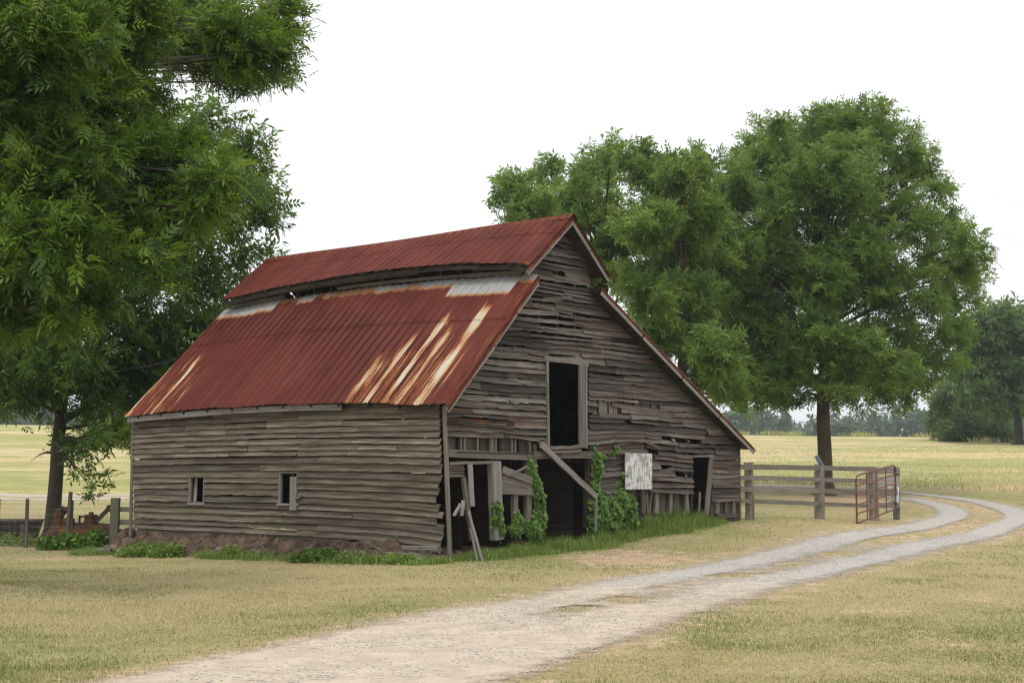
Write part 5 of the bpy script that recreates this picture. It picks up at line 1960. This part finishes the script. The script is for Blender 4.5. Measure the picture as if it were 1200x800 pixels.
lawn_blades()
tufts = [(gp(15, 684)[:2], .35), (gp(55, 688)[:2], .2), (gp(1150, 800 - 12)[:2], .15), (gp(1190, 572 + 10)[:2], .8)]

# ================================================================== AIR, SKY, SUN, CAMERA
hz = MB()
x0, x1, y0, y1, z0, z1 = -3100, 3100, -70, 4200, -25, 70
c8 = [(x0, y0, z0), (x1, y0, z0), (x1, y1, z0), (x0, y1, z0), (x0, y0, z1), (x1, y0, z1), (x1, y1, z1), (x0, y1, z1)]
for q in ((3, 2, 1, 0), (4, 5, 6, 7), (0, 1, 5, 4), (1, 2, 6, 5), (2, 3, 7, 6), (3, 0, 4, 7)):
    hz.face([c8[i] for i in q], [(0, 0)] * 4, (0, 0, 0))
hm = bpy.data.materials.new('summer haze')
hm.use_nodes = True
nt = hm.node_tree
nt.nodes.remove(nt.nodes['Principled BSDF'])
pv = nt.nodes.new('ShaderNodeVolumePrincipled')
pv.inputs['Color'].default_value = (.80, .88, .95, 1)
pv.inputs['Density'].default_value = .00030
nt.links.new(pv.outputs[0], nt.nodes['Material Output'].inputs['Volume'])
HAZE = True
if HAZE:
    o = tag(hz.build('haze', hm), 'pale summer haze', 'haze', kind='stuff')

EL, AZ = math.radians(60), math.radians(190)     # azimuth clockwise from +Y: behind the viewer, to the left
wd = bpy.data.worlds.new('World')
SC.world = wd
wd.use_nodes = True
nt = wd.node_tree
bgn = nt.nodes['Background']
sky = nt.nodes.new('ShaderNodeTexSky')
sky.sky_type = 'NISHITA'
sky.sun_disc = False
sky.sun_elevation = EL
sky.sun_rotation = AZ
sky.air_density = 1.5
sky.dust_density = 4
tc = nt.nodes.new('ShaderNodeTexCoord')
nz = nt.nodes.new('ShaderNodeTexNoise')
nz.inputs['Scale'].default_value = 1.6
nz.inputs['Detail'].default_value = 4
nt.links.new(tc.outputs['Generated'], nz.inputs['Vector'])
mr = nt.nodes.new('ShaderNodeMapRange')
mr.inputs['To Min'].default_value = .90
mr.inputs['To Max'].default_value = 1.0
nt.links.new(nz.outputs['Fac'], mr.inputs['Value'])
mx = nt.nodes.new('ShaderNodeMix')
mx.data_type = 'RGBA'
mx.inputs[7].default_value = (13.4, 13.5, 13.6, 1)      # the white cloud deck
nt.links.new(mr.outputs[0], mx.inputs[0])
nt.links.new(sky.outputs[0], mx.inputs[6])
sx = nt.nodes.new('ShaderNodeSeparateXYZ')            # an overcast sky is brightest overhead
nt.links.new(tc.outputs['Generated'], sx.inputs[0])
gr_ = nt.nodes.new('ShaderNodeMapRange')
gr_.inputs['From Min'].default_value = 0.0
gr_.inputs['From Max'].default_value = 1.0
gr_.inputs['To Min'].default_value = .78
gr_.inputs['To Max'].default_value = 1.35
nt.links.new(sx.outputs[2], gr_.inputs['Value'])
ml = nt.nodes.new('ShaderNodeVectorMath')
ml.operation = 'SCALE'
nt.links.new(mx.outputs[2], ml.inputs[0])
nt.links.new(gr_.outputs[0], ml.inputs['Scale'])
nt.links.new(ml.outputs[0], bgn.inputs['Color'])
bgn.inputs['Strength'].default_value = .10
sn = bpy.data.lights.new('sun', 'SUN')
sn.energy = 1.5
sn.angle = math.radians(14)
sn.color = (1, .96, .90)
so = bpy.data.objects.new('sun', sn)
COL.objects.link(so)
dirv = Vector((math.sin(AZ) * math.cos(EL), math.cos(AZ) * math.cos(EL), math.sin(EL)))
so.rotation_euler = dirv.to_track_quat('Z', 'Y').to_euler()
so.location = (0, 0, 50)

cd = bpy.data.cameras.new('camera')
cd.sensor_width = 36
cd.sensor_fit = 'HORIZONTAL'
cd.lens = 36 * F / 1200
cd.clip_end = 6000
cam = bpy.data.objects.new('camera', cd)
COL.objects.link(cam)
cam.location = CAM
cam.rotation_euler = (math.pi / 2 + PITCH, 0, 0)
SC.camera = cam
SC.view_settings.view_transform = 'Standard'
SC.view_settings.look = 'None'
SC.view_settings.gamma = 1
SC.view_settings.exposure = 0.0
SC.render.engine = 'CYCLES'
SC.cycles.max_bounces = 10
SC.cycles.diffuse_bounces = 5
SC.cycles.transmission_bounces = 8
SC.cycles.transparent_max_bounces = 8
SC.cycles.volume_bounces = 0
SC.cycles.use_denoising = True
SC.cycles.denoiser = 'OPENIMAGEDENOISE'
SC.cycles.denoising_input_passes = 'RGB_ALBEDO_NORMAL'
SC.cycles.denoising_prefilter = 'NONE'
SC.cycles.filter_width = 1.3
SC.cycles.sample_clamp_indirect = 4.0
